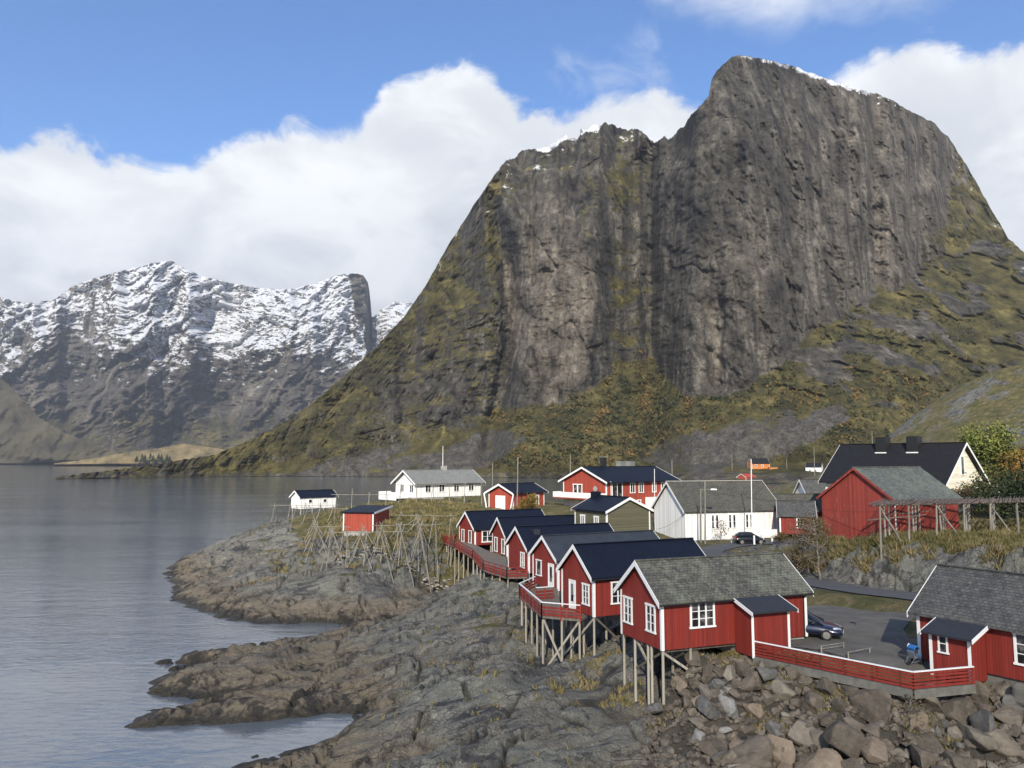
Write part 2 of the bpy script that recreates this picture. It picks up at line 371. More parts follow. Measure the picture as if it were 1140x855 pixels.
def land_height(x, y, detail=True):
    z0 = tps(x, y)
    z0 = np.maximum(z0, -6.0)
    near = (np.abs(x - 38) < 30) & (np.abs(y - 64) < 30)
    if near.any():                                                                   # the rock outcrop above the road
        xs, ys = x[near], y[near]; d = seg_dist(xs, ys, LEDGE); up = np.zeros(xs.shape)
        lx = np.array([p[0] for p in LEDGE]); ly = np.array([p[1] for p in LEDGE]); side = ys > np.interp(xs, lx, ly)
        lz = 6.2 + 2.9 * sstep(d + 1.1 * fbm(xs / 2.6, ys / 2.6, 4, seed=87), 0.2, 3.4) * (0.75 + 0.5 * fbm(xs / 5, ys / 5, 2, seed=88)); end = sstep(xs, 24.5, 30)
        w = side * (1 - sstep(d, 2.5, 9)) * end
        low = (~side) * (1 - sstep(d, 1.5, 5)) * end
        zz = z0[near]; zz = zz * (1 - w) + np.maximum(zz, lz) * w; zz = zz * (1 - low) + np.minimum(zz, 6.25) * low; z0[near] = zz
    for (rx, ry, rz), w in ROADS:
        m = (x > rx.min() - 8) & (x < rx.max() + 8) & (y > ry.min() - 8) & (y < ry.max() + 8)
        if m.any():
            xs, ys = x[m], y[m]; best = np.full(xs.shape, 1e9); zr = np.zeros(xs.shape)
            for a, b, c in zip(rx, ry, rz):
                q = (xs - a) ** 2 + (ys - b) ** 2; k = q < best; best = np.where(k, q, best); zr = np.where(k, c, zr)
            k = 1 - sstep(np.sqrt(best), w, w + 3.5); z0[m] = z0[m] * (1 - k) + zr * k
    built = np.zeros(np.shape(x))
    for pts, w in FLATS: built = np.maximum(built, 1 - sstep(seg_dist(x, y, pts), w, w + 3))
    built = np.maximum(built, np.where(in_poly(x, y, GRAVEL), 1.0, 1 - sstep(seg_dist(x, y, GRAVEL + GRAVEL[:1]), 0.2, 2.0)))
    vill = sstep(x, 8, 15) * sstep(y, 54, 60) * (1 - sstep(x, 26, 30)) + sstep(y, 104, 116) * sstep(x, -10, 0) + sstep(y, 94, 98) * sstep(x, 6, 10) * (1 - sstep(x, 46, 54)) * (1 - sstep(y, 150, 180))
    flat = np.clip(np.maximum(built, np.clip(vill, 0, 1) * 0.85), 0, 1)
    grass = np.zeros(np.shape(x))
    for p in GRASS_POLYS: grass = np.maximum(grass, np.where(in_poly(x, y, p), 1.0, 1 - sstep(seg_dist(x, y, p + p[:1]), 0.0, 1.6)))
    if not detail: return z0, flat, grass
    dist = np.hypot(x, y); sc = np.clip(dist / 70, 0.6, 4)
    # glacier-worn rock: long folds running down to the left, broken into blocks by joints
    a = math.radians(24); xr = x * math.cos(a) + y * math.sin(a); yr = -x * math.sin(a) + y * math.cos(a)
    wx = fbm(x / 9, y / 9, 3, seed=5) * 3.0; wy = fbm(x / 9, y / 9, 3, seed=15) * 3.0
    folds = fbm((xr + wx) / 12, (yr + wy) / 4.6, 4, 0.48, seed=2, ridged=True)
    steps = np.abs(((folds * 2.6 + 0.4 * fbm(x / 5, y / 5, 3, seed=6)) % 1.0) - 0.5) * 2
    f1, f2, cid = worley((xr + wx) / 3.6, (yr + wy) / 1.7, 3)
    g1, g2, cid2 = worley((xr + wx * 0.6) / 1.15, (yr + wy * 0.6) / 0.62, 8)
    crack = np.exp(-(f2 - f1) / 0.055) * 0.7 * sstep(fbm(x / 6, y / 6, 3, seed=16), -0.15, 0.2) + np.exp(-(g2 - g1) / 0.10) * 0.25 * sstep(fbm(x / 4, y / 4, 3, seed=17), 0.0, 0.3)
    brk = 0.10 + 0.85 * sstep(fbm(x / 11, y / 8, 4, 0.55, seed=71), -0.02, 0.26); crack = crack * brk
    rock = 1.9 * (folds - 0.35) + 0.12 * (steps - 0.5) + brk * (0.55 * (cid - 0.5) + 0.18 * (cid2 - 0.5)) - crack * 0.5 + (0.14 + 0.30 * brk) * fbm(x / 3, y / 3, 5, 0.55, seed=9) + 0.08 * brk * fbm(x * 1.6, y * 1.6, 3, seed=4)
    zt = z0 + rock; tl = zt * 1.0 + 0.42 * yr - 0.10 * xr + 0.9 * fbm(x / 4, y / 4, 4, 0.5, seed=24)
    for per, amt in ((1.15, 0.75), (0.42, 0.6)):
        fr = (tl / per) % 1.0; rock = rock + (sstep(fr, 0.70, 0.98) - fr) * per * amt * (0.2 + 0.8 * brk)
    j1, j2, _c = worley((xr + wx) / 6.5, (yr + wy) / 3.2, 31); cleft = np.exp(-(j2 - j1) / 0.035); rock = rock - 0.9 * cleft; crack = np.maximum(crack, cleft)
    hill = sstep(dist, 130, 200) * sstep(z0, 8, 18)
    rock = rock * (1 + hill * 2.2) + hill * (5 * (fbm(x / 40, y / 40, 4, seed=31, ridged=True) - 0.3) + 3.0 * fbm(x / 11, y / 9, 4, 0.6, seed=32, ridged=True))
    low = sstep(z0, -0.9, 0.6)                                                       # quieter below the waterline
    rocky = (1 - flat) * (1 - 0.72 * grass) * (0.35 + 0.65 * low) * (0.75 + 0.25 * sstep(z0, 0.2, 2.5))
    gr = fbm(x / 2.2, y / 2.2, 4, seed=21) * 0.28 * grass * (1 - flat) + fbm(x / 1.5, y / 1.5, 3, seed=23) * 0.05
    return z0 + rock * rocky + gr, flat, grass, crack, cid, folds


def ground_z(x, y):
    return float(land_height(np.array([float(x)]), np.array([float(y)]))[0][0])


def mat_land():
    m, t, b = new_mat('coastal_rock_and_turf')
    g = t.new('ShaderNodeNewGeometry'); pos = g.outputs['Position']
    at_ = t.new('ShaderNodeVertexColor', layer_name='mask'); sp = t.new('ShaderNodeSeparateColor'); t.l.new(at_.outputs[0], sp.inputs[0])
    grass, tone, crack = sp.outputs[0], sp.outputs[1], sp.outputs[2]
    sz = t.new('ShaderNodeSeparateXYZ'); t.l.new(pos, sz.inputs[0]); z = sz.outputs[2]
    rp = t.mapping(pos, (1, 1, 1), (0, 0, -0.42))
    n1 = t.noise(pos, 0.35, 8, 0.62, 0.3); n2 = t.noise(pos, 2.2, 8, 0.68, 0.2); n3 = t.noise(t.mapping(rp, (0.35, 2.2, 1.6)), 1.0, 7, 0.65, 0.6)
    rock = t.ramp(t.math('ADD', t.math('MULTIPLY', n1, 0.5), t.math('MULTIPLY', n3, 0.5)), [(0.37, (0.030, 0.031, 0.034)), (0.46, (0.082, 0.081, 0.079)), (0.54, (0.155, 0.147, 0.130)), (0.65, (0.290, 0.272, 0.232))])
    rock = t.mix(t.math('MULTIPLY', t.smooth(tone, 0.25, 0.95), 0.55), rock, (0.185, 0.165, 0.130))
    n4 = t.noise(pos, 7.5, 6, 0.72, 0.2); rock = t.mix(1.0, rock, t.ramp(n4, [(0.32, 0.45), (0.5, 1.0), (0.68, 1.65)]), 'MULTIPLY')
    rock = t.mix(t.math('MULTIPLY', t.smooth(t.noise(pos, 0.13, 6, 0.6, 0.5), 0.44, 0.58), 0.5), rock, t.mix(n4, (0.125, 0.128, 0.104), (0.265, 0.268, 0.222)))
    rock = t.mix(t.math('MULTIPLY', t.smooth(t.noise(t.mapping(rp, (0.25, 1.1, 0.9)), 1.0, 7, 0.68, 0.8), 0.545, 0.60), 0.75), rock, (0.028, 0.030, 0.036))
    spk = t.smooth(t.noise(pos, 3.4, 5, 0.78), 0.585, 0.68)
    rock = t.mix(t.math('MULTIPLY', spk, 0.65), rock, (0.36, 0.355, 0.315))
    # ochre and black belts near the tide line
    zz = t.math('ADD', z, t.math('MULTIPLY', t.math('SUBTRACT', n2, 0.5), 1.6))
    och = t.math('MULTIPLY', t.smooth(zz, 2.4, 0.9), t.math('MULTIPLY', t.smooth(zz, -0.5, 0.15), 0.85))
    rock = t.mix(och, rock, t.mix(n2, (0.065, 0.052, 0.036), (0.300, 0.240, 0.165)))
    blk = t.math('MULTIPLY', t.smooth(t.noise(pos, 0.6, 7, 0.7, 0.6), 0.50, 0.60), t.smooth(zz, 2.6, 1.0))
    rock = t.mix(t.math('MULTIPLY', blk, 0.85), rock, (0.018, 0.018, 0.018))
    rock = t.mix(t.math('MULTIPLY', t.smooth(zz, 0.80, 0.22), 0.85), rock, (0.026, 0.023, 0.017))
    rock = t.mix(t.math('MULTIPLY', t.smooth(crack, 0.15, 0.6), 0.70), rock, (0.030, 0.029, 0.024))
    soilc = t.mix(n2, (0.030, 0.027, 0.022), (0.085, 0.072, 0.055))
    rock = t.mix(t.math('MULTIPLY', at_.outputs[1], 0.85), rock, soilc)
    # turf
    gn = t.noise(pos, 0.55, 7, 0.65, 0.4)
    gcol = t.ramp(gn, [(0.30, (0.050, 0.058, 0.018)), (0.46, (0.098, 0.094, 0.032)), (0.58, (0.165, 0.130, 0.058)), (0.72, (0.255, 0.195, 0.105))])
    gcol = t.mix(t.math('MULTIPLY', t.smooth(t.noise(pos, 6.0, 5, 0.7), 0.42, 0.68), 0.6), gcol, (0.048, 0.046, 0.018))
    gm = t.smooth(t.math('ADD', grass, t.math('MULTIPLY', t.math('SUBTRACT', t.noise(pos, 0.9, 7, 0.7), 0.5), 1.3)), 0.38, 0.62)
    t.put(b.inputs['Base Color'], t.mix(gm, rock, gcol))
    t.put(b.inputs['Roughness'], t.math('ADD', t.math('MULTIPLY', t.smooth(zz, 0.1, 0.7), 0.42), 0.48)); b.inputs['Specular IOR Level'].default_value = 0.3
    v1 = t.voro(t.mapping(rp, (0.7, 1.7, 1.3)), 1.6, 'DISTANCE_TO_EDGE'); v1 = t.math('MULTIPLY', t.smooth(v1, 0.0, 0.06), t.smooth(n1, 0.45, 0.6))
    h = t.math('ADD', t.math('MULTIPLY', n2, 1.1), t.math('ADD', t.math('MULTIPLY', v1, 0.35), t.math('MULTIPLY', t.noise(pos, 9, 6, 0.75), 0.55)))
    bump(t, b, h, 1.0, 0.24)
    return m


MAT_LAND = mat_land()


def make_land():
    us = np.linspace(-190, 1330, 1120); ang = np.arctan((us - CX) / F)
    R = np.exp(np.linspace(math.log(27), math.log(440), 700))
    A, RR = np.meshgrid(ang, R); x = np.sin(A) * RR; y = np.cos(A) * RR
    z, flat, grass, crack, cid, folds = land_height(x, y)
    # turf also gathers on gentle ground away from the sea
    gy, gx = np.gradient(z); slope = np.hypot(gy / np.gradient(RR, axis=0), gx / (RR * (ang[1] - ang[0])))
    auto = sstep(z, 2.2, 4.2) * (1 - sstep(slope, 0.45, 0.95)) * sstep(fbm(x / 6, y / 6, 4, seed=41), -0.05, 0.25)
    gr = np.clip(np.maximum(grass * (1 - 0.75 * sstep(slope, 0.8, 1.3)), 0.80 * auto), 0, 1)
    seam = sstep(0.16 - folds, -0.06, 0.12) * sstep(z, 1.6, 2.8) * sstep(fbm(x / 5, y / 5, 4, seed=44), -0.25, 0.1); gr = np.clip(np.maximum(gr, 0.62 * seam), 0, 1)
    hillm = sstep(np.hypot(x, y), 120, 160) * sstep(x, 40, 60); gr = gr * (1 - hillm) + hillm * np.clip(0.66 - 0.40 * sstep(slope, 0.7, 1.5) + 1.3 * fbm(x / 13, y / 17, 5, 0.62, seed=45), 0, 1)
    soil = np.where(in_poly(x, y, [(8.5, 47.5), (13.5, 46.0), (19.6, 39.0), (24, 39.2), (32, 37), (34, 32), (20, 31), (9.5, 38.5), (7.5, 43)]), 1.0, 0.0)
    mk = np.stack([gr, cid, crack, soil], -1)
    P = np.stack([x, y, z], -1)
    keep = P
    o = grid_mesh('ground', keep, mk, MAT_LAND, 'structure', flip=True, label='grey coastal rock and autumn turf of the headland')
    return o


LAND = make_land()


def sheet(name, outline_pts, m, lift, step=0.8, label=None):
    """a strip or patch laid on the land: list of rows of (x, y)"""
    rows = np.array(outline_pts, float); z = land_height(rows[..., 0], rows[..., 1])[0] + lift
    return grid_mesh(name, np.dstack([rows, z]), None, m, 'structure', label=label)


def strip(pts, w, n=120):
    p = np.array(pts, float); d = np.r_[0, np.cumsum(np.hypot(*np.diff(p, axis=0).T))]; s = np.linspace(0, d[-1], n)
    k = 6; xs = np.interp(s, d, p[:, 0]); ys = np.interp(s, d, p[:, 1])
    for _ in range(12): xs[1:-1] = (xs[:-2] + xs[1:-1] * 2 + xs[2:]) / 4; ys[1:-1] = (ys[:-2] + ys[1:-1] * 2 + ys[2:]) / 4
    tx, ty = np.gradient(xs), np.gradient(ys); L = np.hypot(tx, ty); nx, ny = -ty / L, tx / L
    o = np.linspace(-w, w, 8)
    return np.stack([xs[:, None] + nx[:, None] * o, ys[:, None] + ny[:, None] * o], -1)


def mat_tarmac(name, c, patch):
    m, t, b = new_mat(name); pos = t.new('ShaderNodeNewGeometry').outputs['Position']
    n = t.noise(pos, 0.55, 8, 0.72, 0.5); f = t.noise(pos, 22, 5, 0.75)
    col = t.mix(t.smooth(n, 0.35, 0.7), c, patch)
    col = t.mix(1.0, col, t.ramp(f, [(0.3, 0.7), (0.7, 1.3)]), 'MULTIPLY')
    t.put(b.inputs['Base Color'], col); b.inputs['Roughness'].default_value = 0.9; bump(t, b, f, 0.5, 0.02); return m


M_ROAD = mat_tarmac('worn_asphalt', (0.060, 0.060, 0.064), (0.085, 0.084, 0.086)); M_GRAVEL = mat_tarmac('gravel', (0.075, 0.070, 0.062), (0.130, 0.120, 0.100))
sheet('road', strip(ROAD, 1.7), M_ROAD, 0.10, label='narrow grey asphalt road')
sheet('lane', strip(ROAD_B, 1.4), M_ROAD, 0.08, label='lane between the houses')


def make_gravel():
    n = 46; poly = GRAVEL; cx = sum(p[0] for p in poly) / len(poly); cy = sum(p[1] for p in poly) / len(poly)
    loop = []
    for (ax, ay), (bx, by) in zip(poly, poly[1:] + poly[:1]):
        for k in range(12): loop.append((ax + (bx - ax) * k / 12, ay + (by - ay) * k / 12))
    loop.append(loop[0])
    rows = [[(cx + (px - cx) * k / 24, cy + (py - cy) * k / 24) for px, py in loop] for k in range(1, 25)]
    sheet('gravel_yard', rows, M_GRAVEL, 0.06, label='dark gravel parking yard')


make_gravel()

# ------------------------------------------------------------------ mountains
def relief(name, us, ridge, base_v, D0, cot_fn, disp_fn, mask_fn, m, nrow=420, jag=1.0, label=None):
    """A mountainside: every column climbs from its own shore to the skyline with the slope cot_fn gives, then falls away behind."""
    t = np.linspace(0, 1, nrow); rv = bilin(us, ridge)
    rv = rv + jag * (1 + 0.9 * ((us > 555) & (us < 770) & (name == 'mountain'))) * (fbm(us / 9.0, us * 0 + 3.3, 4, 0.55, seed=77) * 3.2 + np.abs(fbm(us / 3.0, us * 0 + 8, 3, 0.6, seed=78)) * -1.6)
    bv = np.minimum(bilin(us, base_v), 600); rv = np.minimum(rv, bv - 0.6)
    V = bv[None] + (rv - bv)[None] * t[:, None]; U = np.broadcast_to(us[None], V.shape)
    a = (CY - V) / F; dy = CP - SP * a; dx = ((U - CX) / F) / dy; dz = (SP + CP * a) / dy
    cot = cot_fn(U, V, t[:, None] + 0 * U)
    D = np.empty_like(V); D[0] = D0(us)
    for i in range(1, nrow):
        c = cot[i]; D[i] = D[i - 1] * (1 - c * dz[i - 1]) / np.maximum(1 - c * dz[i], 0.12)
    X, Z = D * dx, CH + D * dz
    D = D + disp_fn(U, V, X, Z, D) * np.sin(np.clip(t[:, None] * 12, 0, math.pi / 2))
    X, Z = D * dx, CH + D * dz; P = np.stack([X, D, Z], -1)
    mk = mask_fn(U, V, X, Z, D, P)
    # far side
    back = []; bm_ = []
    for k, (f_, drop) in enumerate([(1.004, 0.005), (1.02, 0.03), (1.07, 0.15), (1.16, 0.45), (1.25, 1.0)]):
        q = P[-1].copy(); q[:, :2] *= f_; q[:, 2] = q[:, 2] * (1 - drop) - drop * 20; back.append(q); bm_.append(mk[-1])
    P = np.concatenate([P, np.array(back)]); mk = np.concatenate([mk, np.array(bm_)])
    return grid_mesh(name, P, mk, m, 'structure', label=label)


def slope_of(P):
    gx = np.gradient(P, axis=1); gy = np.gradient(P, axis=0); n = np.cross(gx, gy); n /= np.linalg.norm(n, axis=-1, keepdims=True) + 1e-9
    return np.abs(n[..., 2])


def mat_mountain(name, sc, snowy=False, haze_low=None):
    m, t, b = new_mat(name); pos = t.new('ShaderNodeNewGeometry').outputs['Position']
    vc = t.new('ShaderNodeVertexColor', layer_name='mask'); sp = t.new('ShaderNodeSeparateColor'); t.l.new(vc.outputs[0], sp.inputs[0])
    veg, snow, tone, tal = sp.outputs[0], sp.outputs[1], sp.outputs[2], vc.outputs[1]
    st = t.noise(t.mapping(pos, (0.085 * sc, 0.085 * sc, 0.010 * sc)), 1.0, 10, 0.66, 0.35)         # vertical water streaks
    bl = t.noise(pos, 0.022 * sc, 10, 0.66, 0.4); fi = t.noise(pos, 0.16 * sc, 8, 0.7, 0.2)
    mi = t.noise(pos, 0.55 * sc, 6, 0.75, 0.1); k = t.math('ADD', t.math('MULTIPLY', st, 0.40), t.math('ADD', t.math('MULTIPLY', bl, 0.30), t.math('ADD', t.math('MULTIPLY', fi, 0.14), t.math('MULTIPLY', mi, 0.16))))
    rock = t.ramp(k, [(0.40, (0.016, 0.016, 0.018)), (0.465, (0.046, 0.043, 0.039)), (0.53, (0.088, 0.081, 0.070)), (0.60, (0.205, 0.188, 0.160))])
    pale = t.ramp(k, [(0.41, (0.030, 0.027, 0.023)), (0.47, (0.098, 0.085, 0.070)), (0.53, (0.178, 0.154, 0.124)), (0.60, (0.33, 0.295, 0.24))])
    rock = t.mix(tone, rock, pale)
    scree = t.ramp(t.math('ADD', t.math('MULTIPLY', fi, 0.5), t.math('MULTIPLY', mi, 0.5)), [(0.38, (0.032, 0.030, 0.027)), (0.5, (0.085, 0.079, 0.071)), (0.62, (0.175, 0.165, 0.148))])
    rock = t.mix(tal, rock, scree)
    gn = t.noise(pos, 0.03 * sc, 9, 0.68, 0.5)
    vcol = t.ramp(t.math('ADD', t.math('MULTIPLY', gn, 0.6), t.math('ADD', t.math('MULTIPLY', fi, 0.2), t.math('MULTIPLY', mi, 0.2))), [(0.38, (0.022, 0.023, 0.012)), (0.46, (0.055, 0.050, 0.022)), (0.54, (0.105, 0.092, 0.036)), (0.62, (0.215, 0.175, 0.068))])
    vm = t.smooth(t.math('ADD', veg, t.math('MULTIPLY', t.math('SUBTRACT', t.math('ADD', t.math('MULTIPLY', fi, 0.5), t.math('MULTIPLY', t.noise(pos, 0.07 * sc, 8, 0.7), 0.5)), 0.5), 1.5)), 0.36, 0.62)
    col = t.mix(vm, rock, vcol)
    sm = t.smooth(t.math('ADD', snow, t.math('MULTIPLY', t.math('SUBTRACT', t.math('ADD', t.math('MULTIPLY', fi, 0.45), t.math('MULTIPLY', mi, 0.55)), 0.5), 1.7)), 0.40, 0.58)
    col = t.mix(sm, col, (0.70, 0.72, 0.76))
    t.put(b.inputs['Base Color'], col); b.inputs['Roughness'].default_value = 0.95; b.inputs['Specular IOR Level'].default_value = 0.15
    h = t.math('ADD', t.math('MULTIPLY', st, 1.0), t.math('ADD', t.math('MULTIPLY', fi, 0.8), t.math('MULTIPLY', t.noise(pos, 0.5 * sc, 5, 0.7), 0.3)))
    bump(t, b, h, 0.9, 7.0 / sc)
    return m


RIDGE_MAIN = [(60, 532), (80, 529), (130, 523), (180, 516), (240, 506), (262, 497), (300, 480), (340, 455), (380, 422), (420, 385), (452, 350), (475, 316), (498, 275), (530, 225), (551, 194), (560, 183), (582, 168), (610, 164), (630, 151), (642, 155),
              (646, 145), (675, 137), (698, 145), (711, 144), (728, 159), (737, 153), (747, 155), (758, 143), (779, 118), (789, 108), (792, 89), (798, 78), (807, 71), (815, 63), (826, 62), (856, 67), (880, 73), (908, 83), (931, 92),
              (950, 97), (986, 108), (1010, 122), (1038, 136), (1056, 153), (1070, 175), (1086, 201), (1105, 236), (1122, 264), (1140, 282), (1190, 318), (1260, 350), (1400, 400)]
CLIFF_FOOT = [(60, 531), (250, 524), (300, 518), (380, 512), (440, 498), (500, 478), (540, 462), (580, 452), (620, 450), (660, 432), (700, 408), (725, 400), (760, 438), (800, 442), (835, 432), (870, 405), (905, 372), (950, 345), (1000, 318), (1050, 292), (1100, 262), (1140, 285), (1400, 400)]


def foot_v(U, V): return bilin(U[0], CLIFF_FOOT)[None] + 9 * fbm(U / 28, V / 60, 3, seed=6) + sstep(U, 800, 960) * 24 * (fbm(U / 42, V / 36, 4, 0.6, seed=66) - 0.08)


def make_main_mountain():
    us = np.linspace(62, 1330, 1060)

    def d0(u): return CH * F / (bilin(u, [(60, 533), (200, 531.5), (300, 530), (500, 531), (700, 533), (770, 538), (1400, 538)]) - HOR) + 6 * fbm(u / 30, u * 0, 3, seed=12)

    def cot(U, V, T):
        foot = foot_v(U, V)
        cl = sstep(foot - V, -6, 8)
        left = 1 - sstep(U, 470, 560)
        c_cliff = 0.20 + 0.50 * left + 0.55 * sstep(U, 1000, 1110) + 0.5 * sstep(300 - V, 60, 150) * (1 - sstep(U, 700, 770)) * 0.9
        led = sstep(fbm(U / 60, V / 22, 4, seed=61), 0.10, 0.40) * 0.9
        led *= (1 - 0.75 * sstep(U, 740, 800) * (1 - sstep(U, 960, 1020)))
        c_t = 1.42 + 0.15 * fbm(U / 50, V / 30, 3, seed=63)
        low = sstep(V, 505, 530)
        return np.clip(c_t * (1 - cl) + (c_cliff + led) * cl, 0.08, 1.55) * (1 - 0.3 * low * (1 - sstep(U, 300, 420))) + 6.5 * sstep(U, 690, 770) * sstep(V, 514, 519)

    def disp(U, V, X, Z, D):
        foot = foot_v(U, V); cl = sstep(foot - V, -8, 14)
        g = lambda c, w: np.exp(-((U - c) / w) ** 2)
        # great forms: gully between the two heads, the rounded slab, the convex main wall, ribs on the left flank
        gx = 722 + (V - 300) * 0.03
        s = 42 * np.exp(-((U - gx) / 15) ** 2) * sstep(V, 150, 190)
        slab_l = 560 + 14 * np.sin((V - 260) / 60); s = s - 46 * sstep(U, slab_l, slab_l + 22) * (1 - sstep(U, 655, 730)) * sstep(V, 165, 270)
        s = s + 30 * np.exp(-((U - slab_l + 6) / 9) ** 2) * sstep(V, 200, 260)
        s = s - 60 * np.sin(np.clip((U - 745) / 330, 0, 1) * math.pi) * sstep(V, 60, 160)
        s = s + 38 * g(800, 10) * sstep(V, 300, 380) * cl * 0.5
        # ribs and flutings
        wu = X + 14 * fbm(X / 60, Z / 90, 3, seed=51) + 0.16 * Z
        wr = X + 14 * fbm(X / 60, Z / 90, 3, seed=51) + np.where(U < 560, -0.35 * Z, 0.16 * Z * sstep(U, 720, 780) - 0.05 * Z * (U < 720))
        rib = fbm(wr / 78, Z / 300, 3, 0.5, seed=52, ridged=True); dg = fbm((wr + 0.9 * Z) / 60, (Z - 0.6 * X) / 190, 4, 0.55, seed=62, ridged=True); dk = sstep(dg, 0.55, 0.78); fl = fbm(wr / 13, Z / 130, 4, 0.55, seed=53, ridged=True)
        fl2 = fbm(wr / 4.5, Z / 42, 3, 0.6, seed=57, ridged=True)
        f1, f2, cid = worley(wu / 30, Z / 70, 4); fl3 = fbm(wr / 2.2, Z / 14, 3, 0.6, seed=58, ridged=True)
        blk = fbm(X / 30, Z / 22, 5, 0.55, seed=54)
        crg = sstep(fbm(X / 55, Z / 40, 4, 0.55, seed=59), -0.04, 0.16) * (1 - cl) * sstep(U, 560, 640) * sstep(Z, 40, 90)
        s = s - 17 * crg * (0.6 + 0.4 * fbm(X / 12, Z / 30, 3, seed=60))
        out = s + cl * (-22 * (rib - 0.4) - 3.2 * (fl - 0.4) * (0.4 + 0.6 * sstep(rib, 0.2, 0.6)) - 2.6 * (fl2 - 0.4) + 3.5 * dk + 5 * (cid - 0.5) - 2.0 * (fl3 - 0.4)) - 9 * blk * (0.35 + 0.65 * cl + 1.1 * (1 - sstep(U, 540, 580)) * sstep(Z, 15, 50)) - 2.4 * fbm(X / 6, Z / 5, 3, 0.6, seed=56)
        return out

    def mask(U, V, X, Z, D, P):
        foot = foot_v(U, V)
        nz = slope_of(P); cl = sstep(foot - V, -5, 7)
        n1 = fbm(U / 55, V / 45, 5, 0.6, seed=71); n2 = fbm(U / 18, V / 14, 4, 0.6, seed=72)
        flat = sstep(nz, 0.38, 0.66)
        leftv = (1 - sstep(U, 545, 575)) * (0.74 + 0.25 * n1)
        mid = sstep(U, 700, 712) * 0
        rightv = sstep(U + (V - 260) * 0.6, 985, 1080) * 0.75
        mz = 16 * fbm(V / 60, V * 0 + 2.2, 3, seed=93); gn_ = sstep(n2 + 0.6 * n1, -0.25, 0.25)
        gully = gn_ * np.exp(-((U - 700 - mz - (V - 300) * 0.10) / 22) ** 2) * sstep(V, 250, 330) * 0.6 + np.exp(-((U - 775) / 22) ** 2) * (1 - sstep(V, 130, 240)) * 0.35 + np.exp(-((U - 695) / 24) ** 2 - ((V - 205) / 36) ** 2) * 0.75 + gn_ * np.exp(-((U - 684 - mz) / 13) ** 2) * sstep(V, 210, 250) * 0.5 + np.exp(-((U - 850) / 60) ** 2 - ((V - 378) / 7) ** 2) * 0.9
        veg = np.clip(flat * 0.55 + leftv * 0.66 + rightv + gully + 0.45 * n2 + 0.2 * n1 - 0.10, 0, 1) * cl + (1 - cl) * np.clip(0.92 + 0.25 * n2, 0, 1)
        crag = sstep(fbm(X / 55, Z / 40, 4, 0.55, seed=59) + 0.25 * n2, 0.0, 0.18) * (1 - cl) * sstep(500 - V, 20, 60) * sstep(U, 800, 880); veg *= 1 - 0.85 * crag
        dark = np.exp(-((U - 480) / 75) ** 2 - ((V - 440) / 55) ** 2); veg *= 1 - 0.85 * dark * sstep(n1 + n2 * .5, -0.35, 0.05)
        un, vn = U + 9 * n2 + 10 * n1, V + 9 * n2; slab = np.where(in_poly(un, vn, [(596, 215), (578, 260), (562, 300), (557, 342), (568, 392), (590, 425), (606, 452), (628, 448), (650, 415), (664, 360), (662, 300), (648, 258), (622, 215)]), 1.0, 0.0)
        for _ in range(2): slab[1:-1, 1:-1] = (slab[:-2, 1:-1] + slab[2:, 1:-1] + slab[1:-1, :-2] + slab[1:-1, 2:] + slab[1:-1, 1:-1]) / 5
        veg *= 1 - 0.95 * slab
        face = sstep(U, 735, 760) * (1 - sstep(U, 985, 1060)) * sstep(V, 70, 120) * cl; veg *= 1 - 0.80 * face
        # scree fans
        tal = np.zeros_like(V)
        for (uu, vv, a, b_, rot) in [(330 + 60, 516, 70, 16, -0.3), (530, 505, 62, 20, -0.38), (475, 515, 60, 12, -0.1), (830, 495, 95, 28, -0.25), (905, 475, 50, 16, -0.5), (770, 500, 60, 20, -0.2)]:
            c, s_ = math.cos(rot), math.sin(rot); p = ((U - uu) * c + (V - vv) * s_) / a; q = (-(U - uu) * s_ + (V - vv) * c) / b_
            tal = np.maximum(tal, sstep(1.15 - np.hypot(p, q) + 0.5 * n2, 0.0, 0.45))
        tal *= (1 - cl) * (0.75 + 0.6 * n1); tal = np.clip(tal, 0, 1); veg *= 1 - 0.85 * tal
        shore = sstep(V, 523, 528); veg *= 1 - 0.5 * shore
        rid = bilin(U[0], RIDGE_MAIN)[None]; dr = V - rid
        sn = (1 - sstep(dr, 1, 8)) * (np.exp(-((U - 920) / 75) ** 2) * 0.50 + np.exp(-((U - 615) / 26) ** 2) * 0.75 + np.exp(-((U - 660) / 16) ** 2) * 0.6) + (1 - sstep(dr, 5, 75)) * sstep(nz, 0.45, 0.75) * 0.16
        sn = np.clip(sn + 0.7 * n2 * (sn > 0.1) + 0.13 * (1 - sstep(V, 200, 330)), 0, 1); sn *= (V < 330)
        tone = slab * (0.45 + 0.4 * sstep(V, 250, 330)) + 0.55 * np.exp(-((U - 850) / 45) ** 2 - ((V - 250) / 70) ** 2) * 0.35 + 0.45 * sstep(U, 850, 970) * cl + 0.45 * np.exp(-((U - 815) / 52) ** 2 - ((V - 345) / 75) ** 2) + 0.42 * sstep(fbm(X / 28, Z / 240, 4, 0.55, seed=88), 0.05, 0.4) * sstep(V, 180, 320) * sstep(U, 740, 770)  # paler rock; towards the right wall the tone also paints in sunlit warmth
        return np.stack([np.clip(veg, 0, 1), sn, np.clip(tone, 0, 1), np.clip(tal, 0, 1)], -1)
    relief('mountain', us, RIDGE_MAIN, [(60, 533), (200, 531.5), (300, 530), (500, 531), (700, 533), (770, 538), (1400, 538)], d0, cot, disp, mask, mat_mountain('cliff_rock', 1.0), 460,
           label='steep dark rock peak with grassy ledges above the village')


make_main_mountain()


